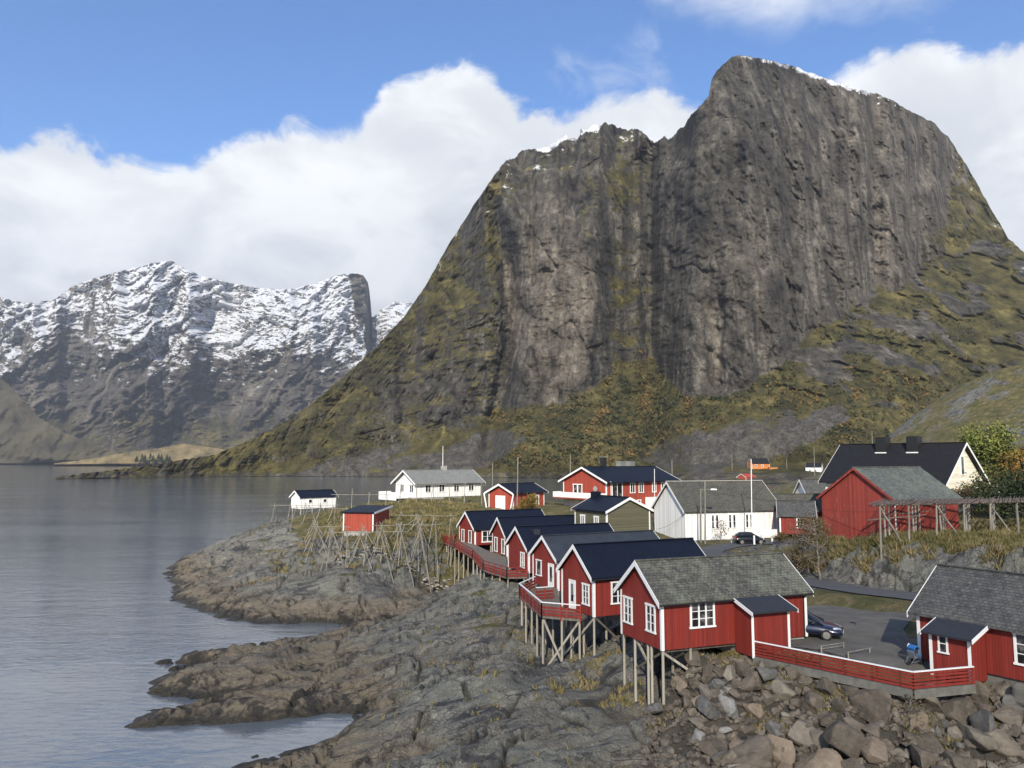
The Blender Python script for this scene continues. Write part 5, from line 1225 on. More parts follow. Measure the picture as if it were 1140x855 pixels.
for u, vb, vt, lab in ((839.7, 607, 596.5, 'white marker post in front of the black hatchback'), (814.7, 603, 596.3, 'white marker post behind the black hatchback'), (859.5, 601, 596, 'white marker post right of the black hatchback')):
    D = 99.5 if u == 839.7 else 102; b_ = at(u, vb, D); o = thing('marker_post', (b_.x, b_.y, b_.z), 0, lab, 'post', 'white marker posts')
    mb = MB(); mb.box(-0.10, 0.10, -0.10, 0.10, ground_z(b_.x, b_.y) - b_.z - 0.2, (vb - vt) * D / F); mb.build('post', M_TRIM, o, bevel=0.02)


def wire(pts, sag, name, label, r=0.018):
    o = thing(name, pts[0], 0, label, 'cable'); p0 = Vector(pts[0])
    mb = MB()
    for a, b in zip(pts, pts[1:]):
        a, b = Vector(a), Vector(b); prev = a
        for i in range(1, 11):
            t = i / 10; q = a.lerp(b, t) - Vector((0, 0, sag * 4 * t * (1 - t))); mb.bar(prev - p0, q - p0, r, n=4); prev = q
    mb.build('strand', M_BLACK, o)


wire([at(785, 546.5, 101), at(901, 560, 88), at(914.7, 567, 81), at(1010, 567, 70)], 0.25, 'overhead_cable', 'overhead cable from the dark pole to the barn')
wire([at(764, 569.5, 106), at(731, 589, 112)], 0.5, 'drooping_cable', 'cable drooping across the gable of the white house', 0.02)

# ------------------------------------------------------------------ cars
M_TYRE = mat_simple('tyre_rubber', (0.014, 0.014, 0.014), 0.85, 0.2, 20)
M_RIM = mat_simple('alloy_rim', (0.45, 0.43, 0.40), 0.35, 0.1, 12, metal=0.8)
M_LAMPG = mat_simple('headlamp_glass', (0.55, 0.57, 0.6), 0.15, 0.1, 8)
M_PLATE = mat_simple('number_plate_white', (0.75, 0.75, 0.73), 0.5, 0.05, 5)


def mat_paint(name, c):
    m, t, b = new_mat(name); b.inputs['Base Color'].default_value = rgba(c); b.inputs['Roughness'].default_value = 0.28; b.inputs['Coat Weight'].default_value = 0.7; b.inputs['Coat Roughness'].default_value = 0.04
    return m


M_CARNAVY = mat_paint('navy_car_paint', (0.008, 0.013, 0.035)); M_CARBLACK = mat_paint('black_car_paint', (0.008, 0.009, 0.013)); M_CARSILV = mat_paint('silver_blue_car_paint', (0.42, 0.47, 0.55))
M_CARGLASS = mat_simple('car_glass', (0.012, 0.016, 0.020), 0.08, 0.1, 2, spec=0.7)
M_REDLAMP = mat_simple('red_tail_lamp', (0.30, 0.015, 0.012), 0.3, 0.1, 5)


def loft(mb, secs, closed_ends=True):
    rings = [[mb.bm.verts.new(p) for p in s] for s in secs]; n = len(rings[0])
    for a, b in zip(rings, rings[1:]):
        for i in range(n): mb.bm.faces.new((a[i], a[(i + 1) % n], b[(i + 1) % n], b[i]))
    mb.bm.faces.new(rings[0][::-1]); mb.bm.faces.new(rings[-1])


def car(loc, yaw, label, paint, L=4.4, Wd=1.80, H=1.48, hatch=True):
    o = thing('parked_car', loc, yaw, label, 'car', None); hw = Wd / 2; k = L / 4.4
    # x forward; lower body: x, half width, sill height, shoulder height, top half width
    S = [(-2.18, .70, .42, .78, .60), (-2.10, .84, .28, .92, .74), (-1.7, .89, .22, 1.0, .80), (-0.9, .90, .20, 1.0, .81), (0.2, .90, .20, .97, .81), (0.85, .90, .20, .95, .80), (1.35, .89, .22, .88, .76), (1.85, .86, .24, .78, .68), (2.12, .74, .30, .66, .58), (2.20, .60, .40, .56, .50)]
    mb = MB(); sec = []
    for x, w, zl, zh, wt in S:
        x *= k; w *= hw / .9; wt *= hw / .9; zm = zl + (zh - zl) * 0.55
        sec.append([(x, -w * .92, zl), (x, -w, zm * .8 + zl * .2), (x, -w * .985, zm), (x, -wt, zh), (x, 0, zh + 0.03), (x, wt, zh), (x, w * .985, zm), (x, w, zm * .8 + zl * .2), (x, w * .92, zl)])
    loft(mb, sec); body = mb.build('body', paint, o, smooth=True)
    b_ = body.modifiers.new('sub', 'SUBSURF'); b_.levels = 1; b_.render_levels = 2
    G = [(-2.0, .98, 1.0, .66), (-1.75, .98, 1.24, .60), (-1.25, .98, H - .04, .56), (-0.4, .97, H, .56), (0.25, .96, H - .03, .55), (0.70, .95, 1.25, .60), (1.22, .92, .94, .66)]
    mb = MB(); sec = []
    for x, zl, zh, wt in G:
        w = .74 * hw / .9; wt *= hw / .9; sec.append([(x * k, -w, zl - .08), (x * k, -wt, zh - .02), (x * k, 0, zh + .01), (x * k, wt, zh - .02), (x * k, w, zl - .08)])
    loft(mb, sec); mb.build('window', M_CARGLASS, o, smooth=True)
    mb = MB(); R_ = [s for s in G if s[2] > H - .06]; sec = []
    for x, zl, zh, wt in [(-1.42 , 0, H - .07, .57)] + R_ + [(0.34, 0, H - .055, .555)]:
        wt *= hw / .9; sec.append([(x * k, -wt - .012, zh - .06), (x * k, -wt * .9, zh + .015), (x * k, 0, zh + .032), (x * k, wt * .9, zh + .015), (x * k, wt + .012, zh - .06)])
    loft(mb, sec); mb.build('roof', paint, o, smooth=True)
    for sy in (-1, 1):
        w = .745 * hw / .9; wr = .585 * hw / .9
        for xa, xb, zt in ((0.28, 1.20, 1.40), (-0.45, -0.42, 1.42), (-1.30, -1.95, 1.38)): mb = MB(); mb.beam((xa * k, sy * wr, min(zt, H - .05)), (xb * k, sy * w, .93), 0.05, 0.06); mb.build('pillar', paint, o)
        mb = MB(); mb.beam((0.72 * k, sy * (hw - .02), .98), (0.72 * k, sy * (hw + .16), 1.02), 0.12, 0.12); mb.build('wing_mirror', paint, o, bevel=0.03)
        mb = MB(); mb.hexa([(1.86 * k, sy * .60, .60), (2.14 * k, sy * .50, .52), (1.80 * k, sy * .80, .60), (1.70 * k, sy * .80, .62), (1.84 * k, sy * .60, .76), (2.10 * k, sy * .50, .67), (1.82 * k, sy * .79, .74), (1.72 * k, sy * .79, .76)]); mb.build('headlight', M_LAMPG, o)
        mb = MB(); mb.box(-2.17 * k, -2.04 * k, sy * .66 - .10, sy * .66 + .10, .74, .98); mb.build('tail_light', M_REDLAMP, o)
        for xw in (1.38, -1.32):
            mb = MB(); y0, y1 = sy * (hw - .20), sy * (hw + .015); mb.bar((xw * k, y0, .32), (xw * k, y1, .32), .325, n=20); w_ = mb.build('wheel', M_TYRE, o)
            mb = MB(); mb.bar((xw * k, y1 - sy * .02, .32), (xw * k, y1 + sy * .012, .32), .06, n=10)
            for j in range(5):
                a = j * 2 * math.pi / 5; mb.beam((xw * k, y1 + sy * .008, .32), (xw * k + .21 * math.cos(a), y1 + sy * .008, .32 + .21 * math.sin(a)), .05, .05)
            mb.bar((xw * k, y1 - sy * .02, .32), (xw * k, y1 + sy * .004, .32), .215, n=20); mb.build('rim', M_RIM, w_)
    mb = MB(); mb.box(2.13 * k, 2.20 * k, -.42, .42, .48, .64); g = mb.build('grille', M_BLACK, o, bevel=0.02)
    mb = MB(); mb.box(2.205 * k, 2.22 * k, -.26, .26, .40, .51); mb.build('number_plate', M_PLATE, o)
    mb = MB(); mb.box(2.02 * k, 2.17 * k, -.62, .62, .26, .36); mb.build('bumper_intake', M_BLACK, o)
    return o


q = at(925, 705, 49.6); cx0, cy0 = q.x, q.y
a = math.radians(-24); cxx, cyy = cx0 - 1.55 * math.cos(a) - 0.25, cy0 - 1.55 * math.sin(a)
car((cxx, cyy, ground_z(cxx, cyy) + 0.09), a, 'dark navy estate car parked on the gravel behind the nearest cabin', M_CARNAVY, 5.0, 1.95, 1.62)
q = at(834, 605, 100.5); car((q.x, q.y, ground_z(q.x, q.y) + 0.06), math.radians(2), 'black hatchback parked in front of the long white house', M_CARBLACK, 3.95, 1.74, 1.50)
q = at(1112, 542, 112); car((q.x, q.y, ground_z(q.x, q.y) + 0.3), math.radians(-20), 'silver blue car half hidden among the trees by the cream house', M_CARSILV, 4.4, 1.8, 1.5)

# ------------------------------------------------------------------ things in the yard
M_BLUE = mat_simple('blue_fabric', (0.02, 0.12, 0.34), 0.7, 0.2, 8); M_GREYF = mat_simple('grey_fabric', (0.12, 0.13, 0.15), 0.85, 0.2, 8)
q = on_z(1017, 740, 5.9); st = thing('stroller', (q.x, q.y, ground_z(q.x, q.y) + 0.08), math.radians(-150), 'blue and grey stroller parked by the corner of the right cottage', 'stroller')
for sy in (-.28, .28):
    mb = MB(); mb.bar((-.45, sy, .25), (.35, sy, 1.05), .022); mb.bar((.45, sy * .7, .18), (-.1, sy, .72), .022); mb.bar((-.40, sy, .22), (.45, sy * .7, .2), .02); mb.build('frame', M_GREYF, st)
    mb = MB(); mb.bar((-.45, sy * 1.12 - .02, .2), (-.45, sy * 1.12 + .02, .2), .20, n=18); mb.build('wheel', M_TYRE, st)
mb = MB(); mb.bar((.48, -.02, .15), (.48, .02, .15), .15, n=16); mb.build('wheel', M_TYRE, st)
mb = MB(); mb.bar((.35, -.28, 1.05), (.35, .28, 1.05), .025); mb.build('handle', M_BLACK, st)
mb = MB(); mb.prism([(-.35, .42), (.15, .38), (.32, .85), (.25, .88), (.05, .48), (-.3, .52)], -.24, .24, 'y'); mb.build('seat', M_GREYF, st, bevel=0.02)
mb = MB(); mb.prism([(.26, .85), (.20, 1.12), (-.05, 1.25), (-.30, 1.12), (-.36, .92), (-.28, .98), (-.05, 1.12), (.14, 1.04)], -.27, .27, 'y'); mb.build('canopy', M_BLUE, st, bevel=0.03)
mb = MB(); mb.prism([(-.62, .30), (-.30, .32), (-.30, .62), (-.50, .58)], -.22, .22, 'y'); mb.build('footmuff', M_BLUE, st, bevel=0.03)
mb = MB(); mb.prism([(.02, 1.02), (.18, 1.12), (.05, 1.28), (-.12, 1.26)], -.285, -.275, 'y'); mb.build('sun_visor', M_TRIM, st)


def low_rail(u0, v0, u1, v1, hs, label):
    a, b = on_z(u0, v0, 6.3), on_z(u1, v1, 6.3); g = ground_z(a.x, a.y) + 0.05; o = thing('low_rail', (a.x, a.y, g), 0, label, 'rail', 'thin timber rails in the yard')
    d = Vector((b.x - a.x, b.y - a.y, 0))
    for h in hs: mb = MB(); mb.beam((0, 0, h), (d.x, d.y, h), .05, .03); mb.build('rail', M_POLE, o)
    for t in (0.04, 0.96): mb = MB(); mb.box(d.x * t - .035, d.x * t + .035, d.y * t - .035, d.y * t + .035, -.1, max(hs) - .02); mb.build('post', M_POLE, o)


low_rail(913, 721, 940, 717, (.2, .36), 'thin grey timber rail in the yard nearest the navy car')
low_rail(943, 726, 969, 721, (.36,), 'single thin timber rail in the yard closest to the red fence')
for u, v, D in ((758, 597, 105.5), (766, 597, 105.0)):
    q = at(u, v, D); o = thing('wall_stone', (q.x, q.y, ground_z(q.x, q.y)), 0, 'dark rounded stone lying at the corner of the white house', 'stone', 'stones at the white house corner')
    mb = MB(); mb.bar((-.5, 0, .2), (.5, 0, .2), .35, .3, 9, jit=0.05); mb.build('block', M_CONC, o, bevel=0.05)

st.scale = (.82, .82, .82)
# ------------------------------------------------------------------ boulders of the rubble bank
def mat_boulder():
    m, t, b = new_mat('rubble_stone'); o = t.new('ShaderNodeTexCoord').outputs['Object']; oi = t.new('ShaderNodeObjectInfo'); rnd = oi.outputs['Random']
    v = t.vmath('ADD', o, oi.outputs['Location'])
    n = t.noise(v, 1.1, 8, 0.68, 0.3); f = t.noise(v, 6, 7, 0.7)
    base = t.ramp(rnd, [(0.0, (0.098, 0.082, 0.064)), (0.25, (0.150, 0.128, 0.100)), (0.45, (0.122, 0.100, 0.078)), (0.6, (0.195, 0.172, 0.136)), (0.75, (0.120, 0.115, 0.105)), (0.86, (0.180, 0.142, 0.104)), (0.94, (0.24, 0.23, 0.21)), (1.0, (0.28, 0.26, 0.22))], 'CONSTANT')
    col = t.mix(1.0, base, t.ramp(t.math('ADD', t.math('MULTIPLY', n, 0.6), t.math('MULTIPLY', f, 0.4)), [(0.3, 0.45), (0.5, 1.0), (0.7, 1.55)]), 'MULTIPLY')
    col = t.mix(t.math('MULTIPLY', t.smooth(f, 0.60, 0.72), 0.5), col, (0.24, 0.235, 0.20))
    col = t.mix(t.math('MULTIPLY', t.smooth(n, 0.44, 0.34), 0.6), col, (0.045, 0.042, 0.028))
    t.put(b.inputs['Base Color'], col); b.inputs['Roughness'].default_value = 0.88; b.inputs['Specular IOR Level'].default_value = 0.25
    bump(t, b, t.math('ADD', n, t.math('MULTIPLY', f, 0.6)), 0.9, 0.09); return m


M_BOULDER = mat_boulder()


def boulder_mesh(seed):
    rs = np.random.RandomState(seed); bm = bmesh.new(); bmesh.ops.create_icosphere(bm, subdivisions=4, radius=1.0)
    pl = []
    for i in range(13):
        d = rs.normal(size=3); d /= np.linalg.norm(d); pl.append((d, rs.uniform(0.36, 0.74)))
    off = rs.uniform(0, 50, 3); co = np.array([v.co for v in bm.verts])
    for d, k in pl:
        s = co @ d; ex = np.clip(s - k, 0, None); co = co - ex[:, None] * d * 0.94
    nrm = co / np.linalg.norm(co, axis=1, keepdims=True)
    n = fbm(co[:, 0] * 1.6 + off[0], co[:, 1] * 1.6 + co[:, 2] * 1.1 + off[1], 5, 0.6, seed=seed) * 0.11
    co = co + nrm * n[:, None]; co *= np.array([1.0, rs.uniform(0.65, 0.95), rs.uniform(0.55, 0.85)])
    for v, c in zip(bm.verts, co): v.co = c
    me = bpy.data.meshes.new('boulder'); bm.to_mesh(me); bm.free(); me.materials.append(M_BOULDER)
    for p in me.polygons: p.use_smooth = True
    try: me.set_sharp_from_angle(angle=math.radians(38))
    except Exception: pass
    return me


M_RUBBLE = mat_simple('small_rubble_stone', (0.105, 0.088, 0.070), 0.9, 0.75, 1.3, bmp=0.6)


def boulder_mesh_small(seed):
    rs = np.random.RandomState(seed); bm = bmesh.new(); bmesh.ops.create_icosphere(bm, subdivisions=2, radius=1.0); co = np.array([v.co for v in bm.verts])
    for i in range(9):
        d = rs.normal(size=3); d /= np.linalg.norm(d); co = co - np.clip(co @ d - rs.uniform(.4, .75), 0, None)[:, None] * d * .95
    co *= np.array([1.0, rs.uniform(.6, .95), rs.uniform(.5, .8)]); f = [[v.index for v in p.verts] for p in bm.faces]; bm.free(); return co.tolist(), f


def boulders():
    random.seed(21); meshes = [boulder_mesh(400 + i) for i in range(14)]
    placed = []

    def put(u, v, D, r, lab='brown grey boulder tumbled in the rubble bank below the red fence'):
        q = at(u, v, D); z = ground_z(q.x, q.y)
        o = bpy.data.objects.new('boulder', random.choice(meshes)); COL.objects.link(o); o.location = (q.x, q.y, z + r * 0.18)
        o.rotation_euler = (random.uniform(-.5, .5), random.uniform(-.5, .5), random.uniform(0, 6.3)); s = r * random.uniform(0.9, 1.15); o.scale = (s * random.uniform(1, 1.25), s, s)
        tag(o, lab, 'boulder', 'boulders of the rubble bank'); placed.append((q.x, q.y, r))
    big = [(975, 786, 40.6, 1.25, 'largest brown boulder in the middle of the rubble bank'), (1065, 800, 40.0, 1.1, 'tall grey green boulder right of the largest one'), (985, 835, 39.2, 1.3, 'black wet boulder low in the rubble bank'), (868, 843, 40.0, 1.2, 'broad grey boulder at the bottom edge of the bank'),
           (905, 778, 42.0, 0.95, None), (950, 812, 40.3, .9, None), (1040, 845, 38.5, 1.1, None), (1095, 822, 39, 1.0, None), (870, 762, 43.2, .8, None), (836, 770, 43.6, .8, None), (920, 800, 41, .8, None), (1120, 850, 37.8, 1.0, None), (800, 770, 44, .7, None), (1085, 850, 38, 1.0, None), (790, 812, 42.3, .9, None), (905, 840, 39.5, .8, None), (730, 778, 45.2, .8, 'pale cracked rock beside the foremost stilt'), (705, 770, 46.5, .7, None), (742, 752, 46.9, .55, None)]
    for u, v, D, r, lab in big: put(u, v, D, r, lab or 'brown grey boulder tumbled in the rubble bank below the red fence')
    # bank outline in plan: yard edge above, sea rock below
    top = [(9.0, 47.6), (13.5, 46.2), (19.4, 38.6 + .0), (24.0, 38.9), (31, 36.5)]
    n = 16000; rs = np.random.RandomState(22); U = rs.uniform(715, 1175, n); V = rs.uniform(726, 885, n)
    best = np.full(n, np.nan); zs = np.zeros(n)                                     # first meeting of each line of sight with the bank
    for D in np.arange(34, 48, 0.35):
        a_ = (CY - V) / F; k = D / (CP - SP * a_); X = (U - CX) / F * k; Z = CH + k * (SP + CP * a_); zz = land_height(X, np.full(n, D))[0]; hit = np.isnan(best) & (Z <= zz); best[hit] = D; zs[hit] = zz[hit]
    RR = np.sort(rs.choice([.26, .32, .40, .5, .6, .75, .9, 1.05], n, p=[.26, .28, .22, .13, .07, .03, .008, .002]))[::-1]; RR = np.concatenate([np.sort(c)[::-1] for c in np.array_split(rs.permutation(RR), 1)])
    for (u, v, D, z), r in zip(zip(U, V, best, zs), RR):
        if len(placed) >= 296: break
        if np.isnan(D) or z > 5.2 or z < 0.2: continue
        if u < 745 + (v - 740) * 0.35 and v > 760: continue
        if v > 845 and u < 800: continue
        r = r * (0.75 + 0.45 * max(0, (v - 735) / 120)); q = at(u, v, D)
        if any((q.x - x) ** 2 + (q.y - y) ** 2 < ((r + rr) * 0.58) ** 2 for x, y, rr in placed): continue
        put(u, v, D, r)
    # the small stuff between the boulders
    bm = bmesh.new(); src = [boulder_mesh_small(700 + i) for i in range(5)]; ok = [i for i in range(n) if not np.isnan(best[i]) and 0.2 < zs[i] < 5.3][:2700]
    for i in ok:
        q = at(U[i], V[i], best[i]); r = rs.uniform(.09, .30); co_, fa_ = src[i % 5]; M_ = Matrix.Translation((q.x, q.y, zs[i] + r * .3)) @ Matrix.Rotation(rs.uniform(0, 6.3), 4, 'Z') @ Matrix.Rotation(rs.uniform(0, 6.3), 4, 'X') @ Matrix.Diagonal((r, r, r, 1))
        vs = [bm.verts.new(M_ @ Vector(c)) for c in co_]
        for f in fa_: bm.faces.new([vs[k] for k in f])
    me = bpy.data.meshes.new('rubble'); bm.to_mesh(me); bm.free(); me.materials.append(M_RUBBLE); o = bpy.data.objects.new('rubble', me); COL.objects.link(o); tag(o, 'small rubble filling the gaps between the boulders', 'rubble', kind='stuff')


def dry_wall():
    """old retaining wall of pale stacked stones under the racks"""
    rs = np.random.RandomState(31); src = [boulder_mesh_small(740 + i) for i in range(6)]; bm = bmesh.new(); p0, p1 = at(372, 622, 98.2), at(500, 616, 100.6)
    for row in range(5):
        s = 0.0
        while s < 1:
            w = rs.uniform(.22, .48); s += w * 1.75 / (p1 - p0).length; q = p0.lerp(p1, s); z = ground_z(q.x, q.y - 0.4) + row * .34 - 0.1
            if rs.rand() < 0.08 + 0.1 * row: continue
            co_, fa_ = src[rs.randint(6)]; M_ = Matrix.Translation((q.x, q.y + row * .12 + rs.uniform(-.08, .08) + .35 * math.sin(s * 9), z)) @ Matrix.Rotation(rs.uniform(-.4, .4), 4, 'Z') @ Matrix.Diagonal((w, w * .8, .24 * rs.uniform(.8, 1.2), 1))
            vs = [bm.verts.new(M_ @ Vector(c)) for c in co_]
            for f in fa_: bm.faces.new([vs[k] for k in f])
    for v in bm.verts: v.co -= p0
    me = bpy.data.meshes.new('dry_stone_wall'); bm.to_mesh(me); bm.free(); me.materials.append(mat_simple('pale_dry_stone', (0.26, 0.245, 0.21), 0.9, 0.6, 1.1, bmp=0.6)); o = bpy.data.objects.new('dry_stone_wall', me); COL.objects.link(o); o.location = p0
    tag(o, 'low old wall of pale stacked stones below the drying racks', 'stone wall')


boulders()
dry_wall()
# ------------------------------------------------------------------ vegetation
def mat_leaf(name, cols, trans=0.25):
    m, t, b = new_mat(name); g = t.new('ShaderNodeNewGeometry'); n = t.noise(g.outputs['Position'], 0.9, 4, 0.6)
    wn = t.new('ShaderNodeVertexColor', layer_name='tint')
    col = t.ramp(t.math('ADD', t.math('MULTIPLY', n, 0.45), t.math('MULTIPLY', wn.outputs[0], 0.55)), [(0.25, cols[0]), (0.5, cols[1]), (0.75, cols[2])])
    t.put(b.inputs['Base Color'], col); b.inputs['Roughness'].default_value = 0.8; b.inputs['Specular IOR Level'].default_value = 0.2
    return m


M_LEAFG = mat_leaf('green_yellow_leaves', [(0.055, 0.075, 0.020), (0.115, 0.135, 0.034), (0.20, 0.20, 0.05)])
M_LEAFO = mat_leaf('orange_autumn_leaves', [(0.10, 0.055, 0.016), (0.22, 0.115, 0.028), (0.30, 0.17, 0.045)])
M_LEAFY = mat_leaf('ochre_autumn_leaves', [(0.085, 0.060, 0.016), (0.16, 0.115, 0.026), (0.22, 0.165, 0.045)])
M_LEAFD = mat_leaf('dark_hedge_leaves', [(0.016, 0.026, 0.012), (0.032, 0.046, 0.020), (0.06, 0.072, 0.028)])
M_LEAFB = mat_leaf('dry_brown_leaves', [(0.060, 0.045, 0.024), (0.11, 0.082, 0.042), (0.17, 0.125, 0.062)])
M_BARK = mat_simple('birch_bark', (0.16, 0.135, 0.11), 0.9, 0.4, 8)


def leaf_object(name, C, N, size, m, parent, rs, quad=True):
    """many small leaf faces round given centres"""
    n = len(C); a = rs.normal(size=(n, 3)); a /= np.linalg.norm(a, axis=1, keepdims=True); b = np.cross(a, rs.normal(size=(n, 3))); b /= np.linalg.norm(b, axis=1, keepdims=True) + 1e-9
    s = size[:, None] if np.ndim(size) else np.full((n, 1), size)
    V = np.stack([C - a * s, C + b * s * 0.62, C + a * s, C - b * s * 0.62], 1).reshape(-1, 3)
    me = bpy.data.meshes.new(name); me.vertices.add(n * 4); me.vertices.foreach_set('co', V.reshape(-1).astype(np.float32)); me.loops.add(n * 4); me.loops.foreach_set('vertex_index', np.arange(n * 4, dtype=np.int32))
    me.polygons.add(n); me.polygons.foreach_set('loop_start', np.arange(0, n * 4, 4, dtype=np.int32)); me.polygons.foreach_set('loop_total', np.full(n, 4, np.int32)); me.update(calc_edges=True)
    t = me.attributes.new('tint', 'FLOAT_COLOR', 'POINT'); k = np.repeat(np.clip(N, 0, 1), 4); t.data.foreach_set('color', np.stack([k, k, k, np.ones_like(k)], 1).reshape(-1).astype(np.float32))
    me.materials.append(m); o = bpy.data.objects.new(name, me); COL.objects.link(o)
    if parent: o.parent = parent
    return o


def tree(x, y, h, w, label, m, seed, name='tree', cat='tree', leaves=2600, size=0.16, trunk=True, low=0.15, group=None, clumps=26, limbs=9, bare=0.0, z=None):
    rs = np.random.RandomState(seed); z = ground_z(x, y) if z is None else z; o = thing(name, (x, y, z), rs.uniform(0, 6.28), label, cat, group)
    mb = MB(); tips = []
    tr = 0.018 * h + 0.02; lean = rs.uniform(-.05, .05, 2) * h
    top = Vector((lean[0], lean[1], h * 0.86)); mb.bar((0, 0, -0.4), tuple(top * 0.5), tr, tr * 0.65, 7, jit=tr); mb.bar(tuple(top * 0.5), tuple(top), tr * 0.65, tr * 0.15, 6, jit=tr)
    for i in range(limbs):
        f = low + (0.9 - low) * (i + rs.uniform(0, 1)) / limbs; a = rs.uniform(0, 6.28); L = w * 0.5 * (1.05 - 0.55 * f) * rs.uniform(.7, 1.1); p = top * f
        e = p + Vector((math.cos(a) * L, math.sin(a) * L, L * rs.uniform(.35, .9))); mb.bar(tuple(p), tuple(e), tr * 0.42, tr * 0.10, 5, jit=tr * .8); tips.append(e)
        for k in range(3):
            q = p.lerp(e, rs.uniform(.4, .95)); d = Vector(rs.normal(size=3)) * L * 0.35; d.z = abs(d.z); mb.bar(tuple(q), tuple(q + d), tr * 0.18, tr * 0.05, 4); tips.append(q + d)
    mb.build('trunk', M_BARK, o)
    if leaves:
        cs = [np.array(t) for t in tips]; C = []; N = []
        while len(cs) < clumps: 
            f = rs.uniform(low, 1.0); a = rs.uniform(0, 6.28); r = w * 0.5 * math.sqrt(max(0.05, 1 - ((f - 0.5) / 0.58) ** 2)) * rs.uniform(.5, 1.0); cs.append(np.array([math.cos(a) * r + lean[0] * f, math.sin(a) * r + lean[1] * f, f * h]))
        per = leaves // len(cs)
        for c in cs:
            rr = w * rs.uniform(.09, .19); k = int(per * rs.uniform(.5, 1.5)); p = rs.normal(size=(k, 3)) * rr * np.array([1, 1, .75]) * 0.75; C.append(c + p); N.append(np.full(k, rs.uniform(.15, .85)) + rs.normal(size=k) * .13)
        C = np.concatenate(C); N = np.concatenate(N); ok = C[:, 2] > 0.05; leaf_object('crown', C[ok], N[ok], size * rs.uniform(.6, 1.3, ok.sum()), m, o, rs)
    return o


T = lambda u, v, D: at(u, v, D)
def tp(u, D): q = at(u, 540, D); return q.x, q.y


x, y = tp(1098, 122); tree(x, y, 10.5, 8.5, 'large green tree rising beside the gable of the cream house', M_LEAFG, 11, leaves=9000, size=0.22, clumps=60, limbs=12)
x, y = tp(1135, 118); tree(x, y, 6.5, 6, 'ochre and orange autumn tree at the right edge behind the drying rack', M_LEAFY, 12, leaves=5000, size=0.2, clumps=40)
x, y = tp(1158, 114); tree(x, y, 6.2, 6, 'orange autumn tree cut off by the right edge', M_LEAFO, 13, leaves=4000, size=0.2, clumps=36)
x, y = tp(1075, 98); tree(x, y, 3.2, 4.0, 'brown garden bush under the windows of the cream house', M_LEAFB, 14, 'bush', 'bush', 1800, .13, low=.05)
x, y = tp(1090, 100); tree(x, y, 3.4, 5.0, 'olive garden bush at the corner of the cream house', M_LEAFY, 15, 'bush', 'bush', 2200, .14, low=.05)
x, y = tp(1118, 92); tree(x, y, 4.0, 7.0, 'dark green hedge bush behind the level drying rack', M_LEAFD, 16, 'bush', 'bush', 4200, .15, low=.02, clumps=44)
x, y = tp(1142, 88); tree(x, y, 4.0, 7.0, 'dark green hedge bush behind the level rack, at the picture edge', M_LEAFD, 17, 'bush', 'bush', 4200, .15, low=.02, clumps=44)
x, y = tp(586, 121); tree(x, y, 3.4, 3.4, 'ochre autumn bush at the front of the red garage', M_LEAFY, 18, 'bush', 'bush', 2600, .12, low=.04)
x, y = tp(801, 103.5); tree(x, y, 3.0, 2.4, 'small nearly bare tree before the windows of the white house', M_LEAFB, 19, leaves=160, size=.11, limbs=10)
for i, (u, D, h, w, lab) in enumerate(((897, 74.5, 5.4, 3.2, 'bare birch with thin twigs at the bend of the road'), (909, 71.5, 5.8, 3.6, 'bare birch nearest the outcrop beside the road'), (888, 77, 4.2, 3.0, 'low leafless birch left of the other bare birches'))):
    x, y = tp(u, D); tree(x, y, h, w, lab, M_LEAFB, 30 + i, leaves=420, size=.08, limbs=16, group='bare birches by the road')
x, y = tp(987, 38.9 + .9); tree(20.3 - .9, 39.2, 2.1, 1.9, 'twiggy bare shrub growing through the corner of the red fence', M_LEAFB, 34, 'bush', 'bush', 260, .05, low=.1, limbs=18)
for i, (u, D, h, w, m_, lab) in enumerate(((905, 78, 2.0, 3.0, M_LEAFB, 'brown bramble thicket beneath the barn'), (885, 73, 1.6, 3.0, M_LEAFB, 'brown bramble thicket at the inside of the road bend'), (938, 110, 3.5, 4, M_LEAFY, 'ochre bush between the small houses and the barn'), (868, 100, 1.2, 1.6, M_LEAFB, 'low brown bush at the lane by the white terrace'))):
    x, y = tp(u, D); tree(x, y, h, w, lab, m_, 60 + i, 'bush', 'bush', 1500, .10, low=.03)
# far conifers on the tan headland
for i in range(9):
    u = 152 + i * 4.6 + (i % 2) * 1.5; q = at(u, 514, 1880); rs = np.random.RandomState(90 + i); h = (15, 19, 17, 21, 16, 20, 18, 17, 14)[i] * 1.05
    o = thing('conifer', (q.x, q.y, 9), 0, 'tiny dark conifer in the clump on the tan headland far across the fjord', 'tree', 'far conifers on the headland')
    mb = MB(); mb.bar((0, 0, -8), (0, 0, h * .9), .4, .1, 5); mb.build('trunk', M_BARK, o)
    f = rs.uniform(.05, 1, 420); a = rs.uniform(0, 6.28, 420); r = (1.02 - f) * h * .38 * np.sqrt(rs.uniform(.1, 1, 420)); leaf_object('crown', np.stack([np.cos(a) * r, np.sin(a) * r, f * h], 1), rs.uniform(0, .7, 420), np.full(420, 1.1), M_LEAFD, o, rs)


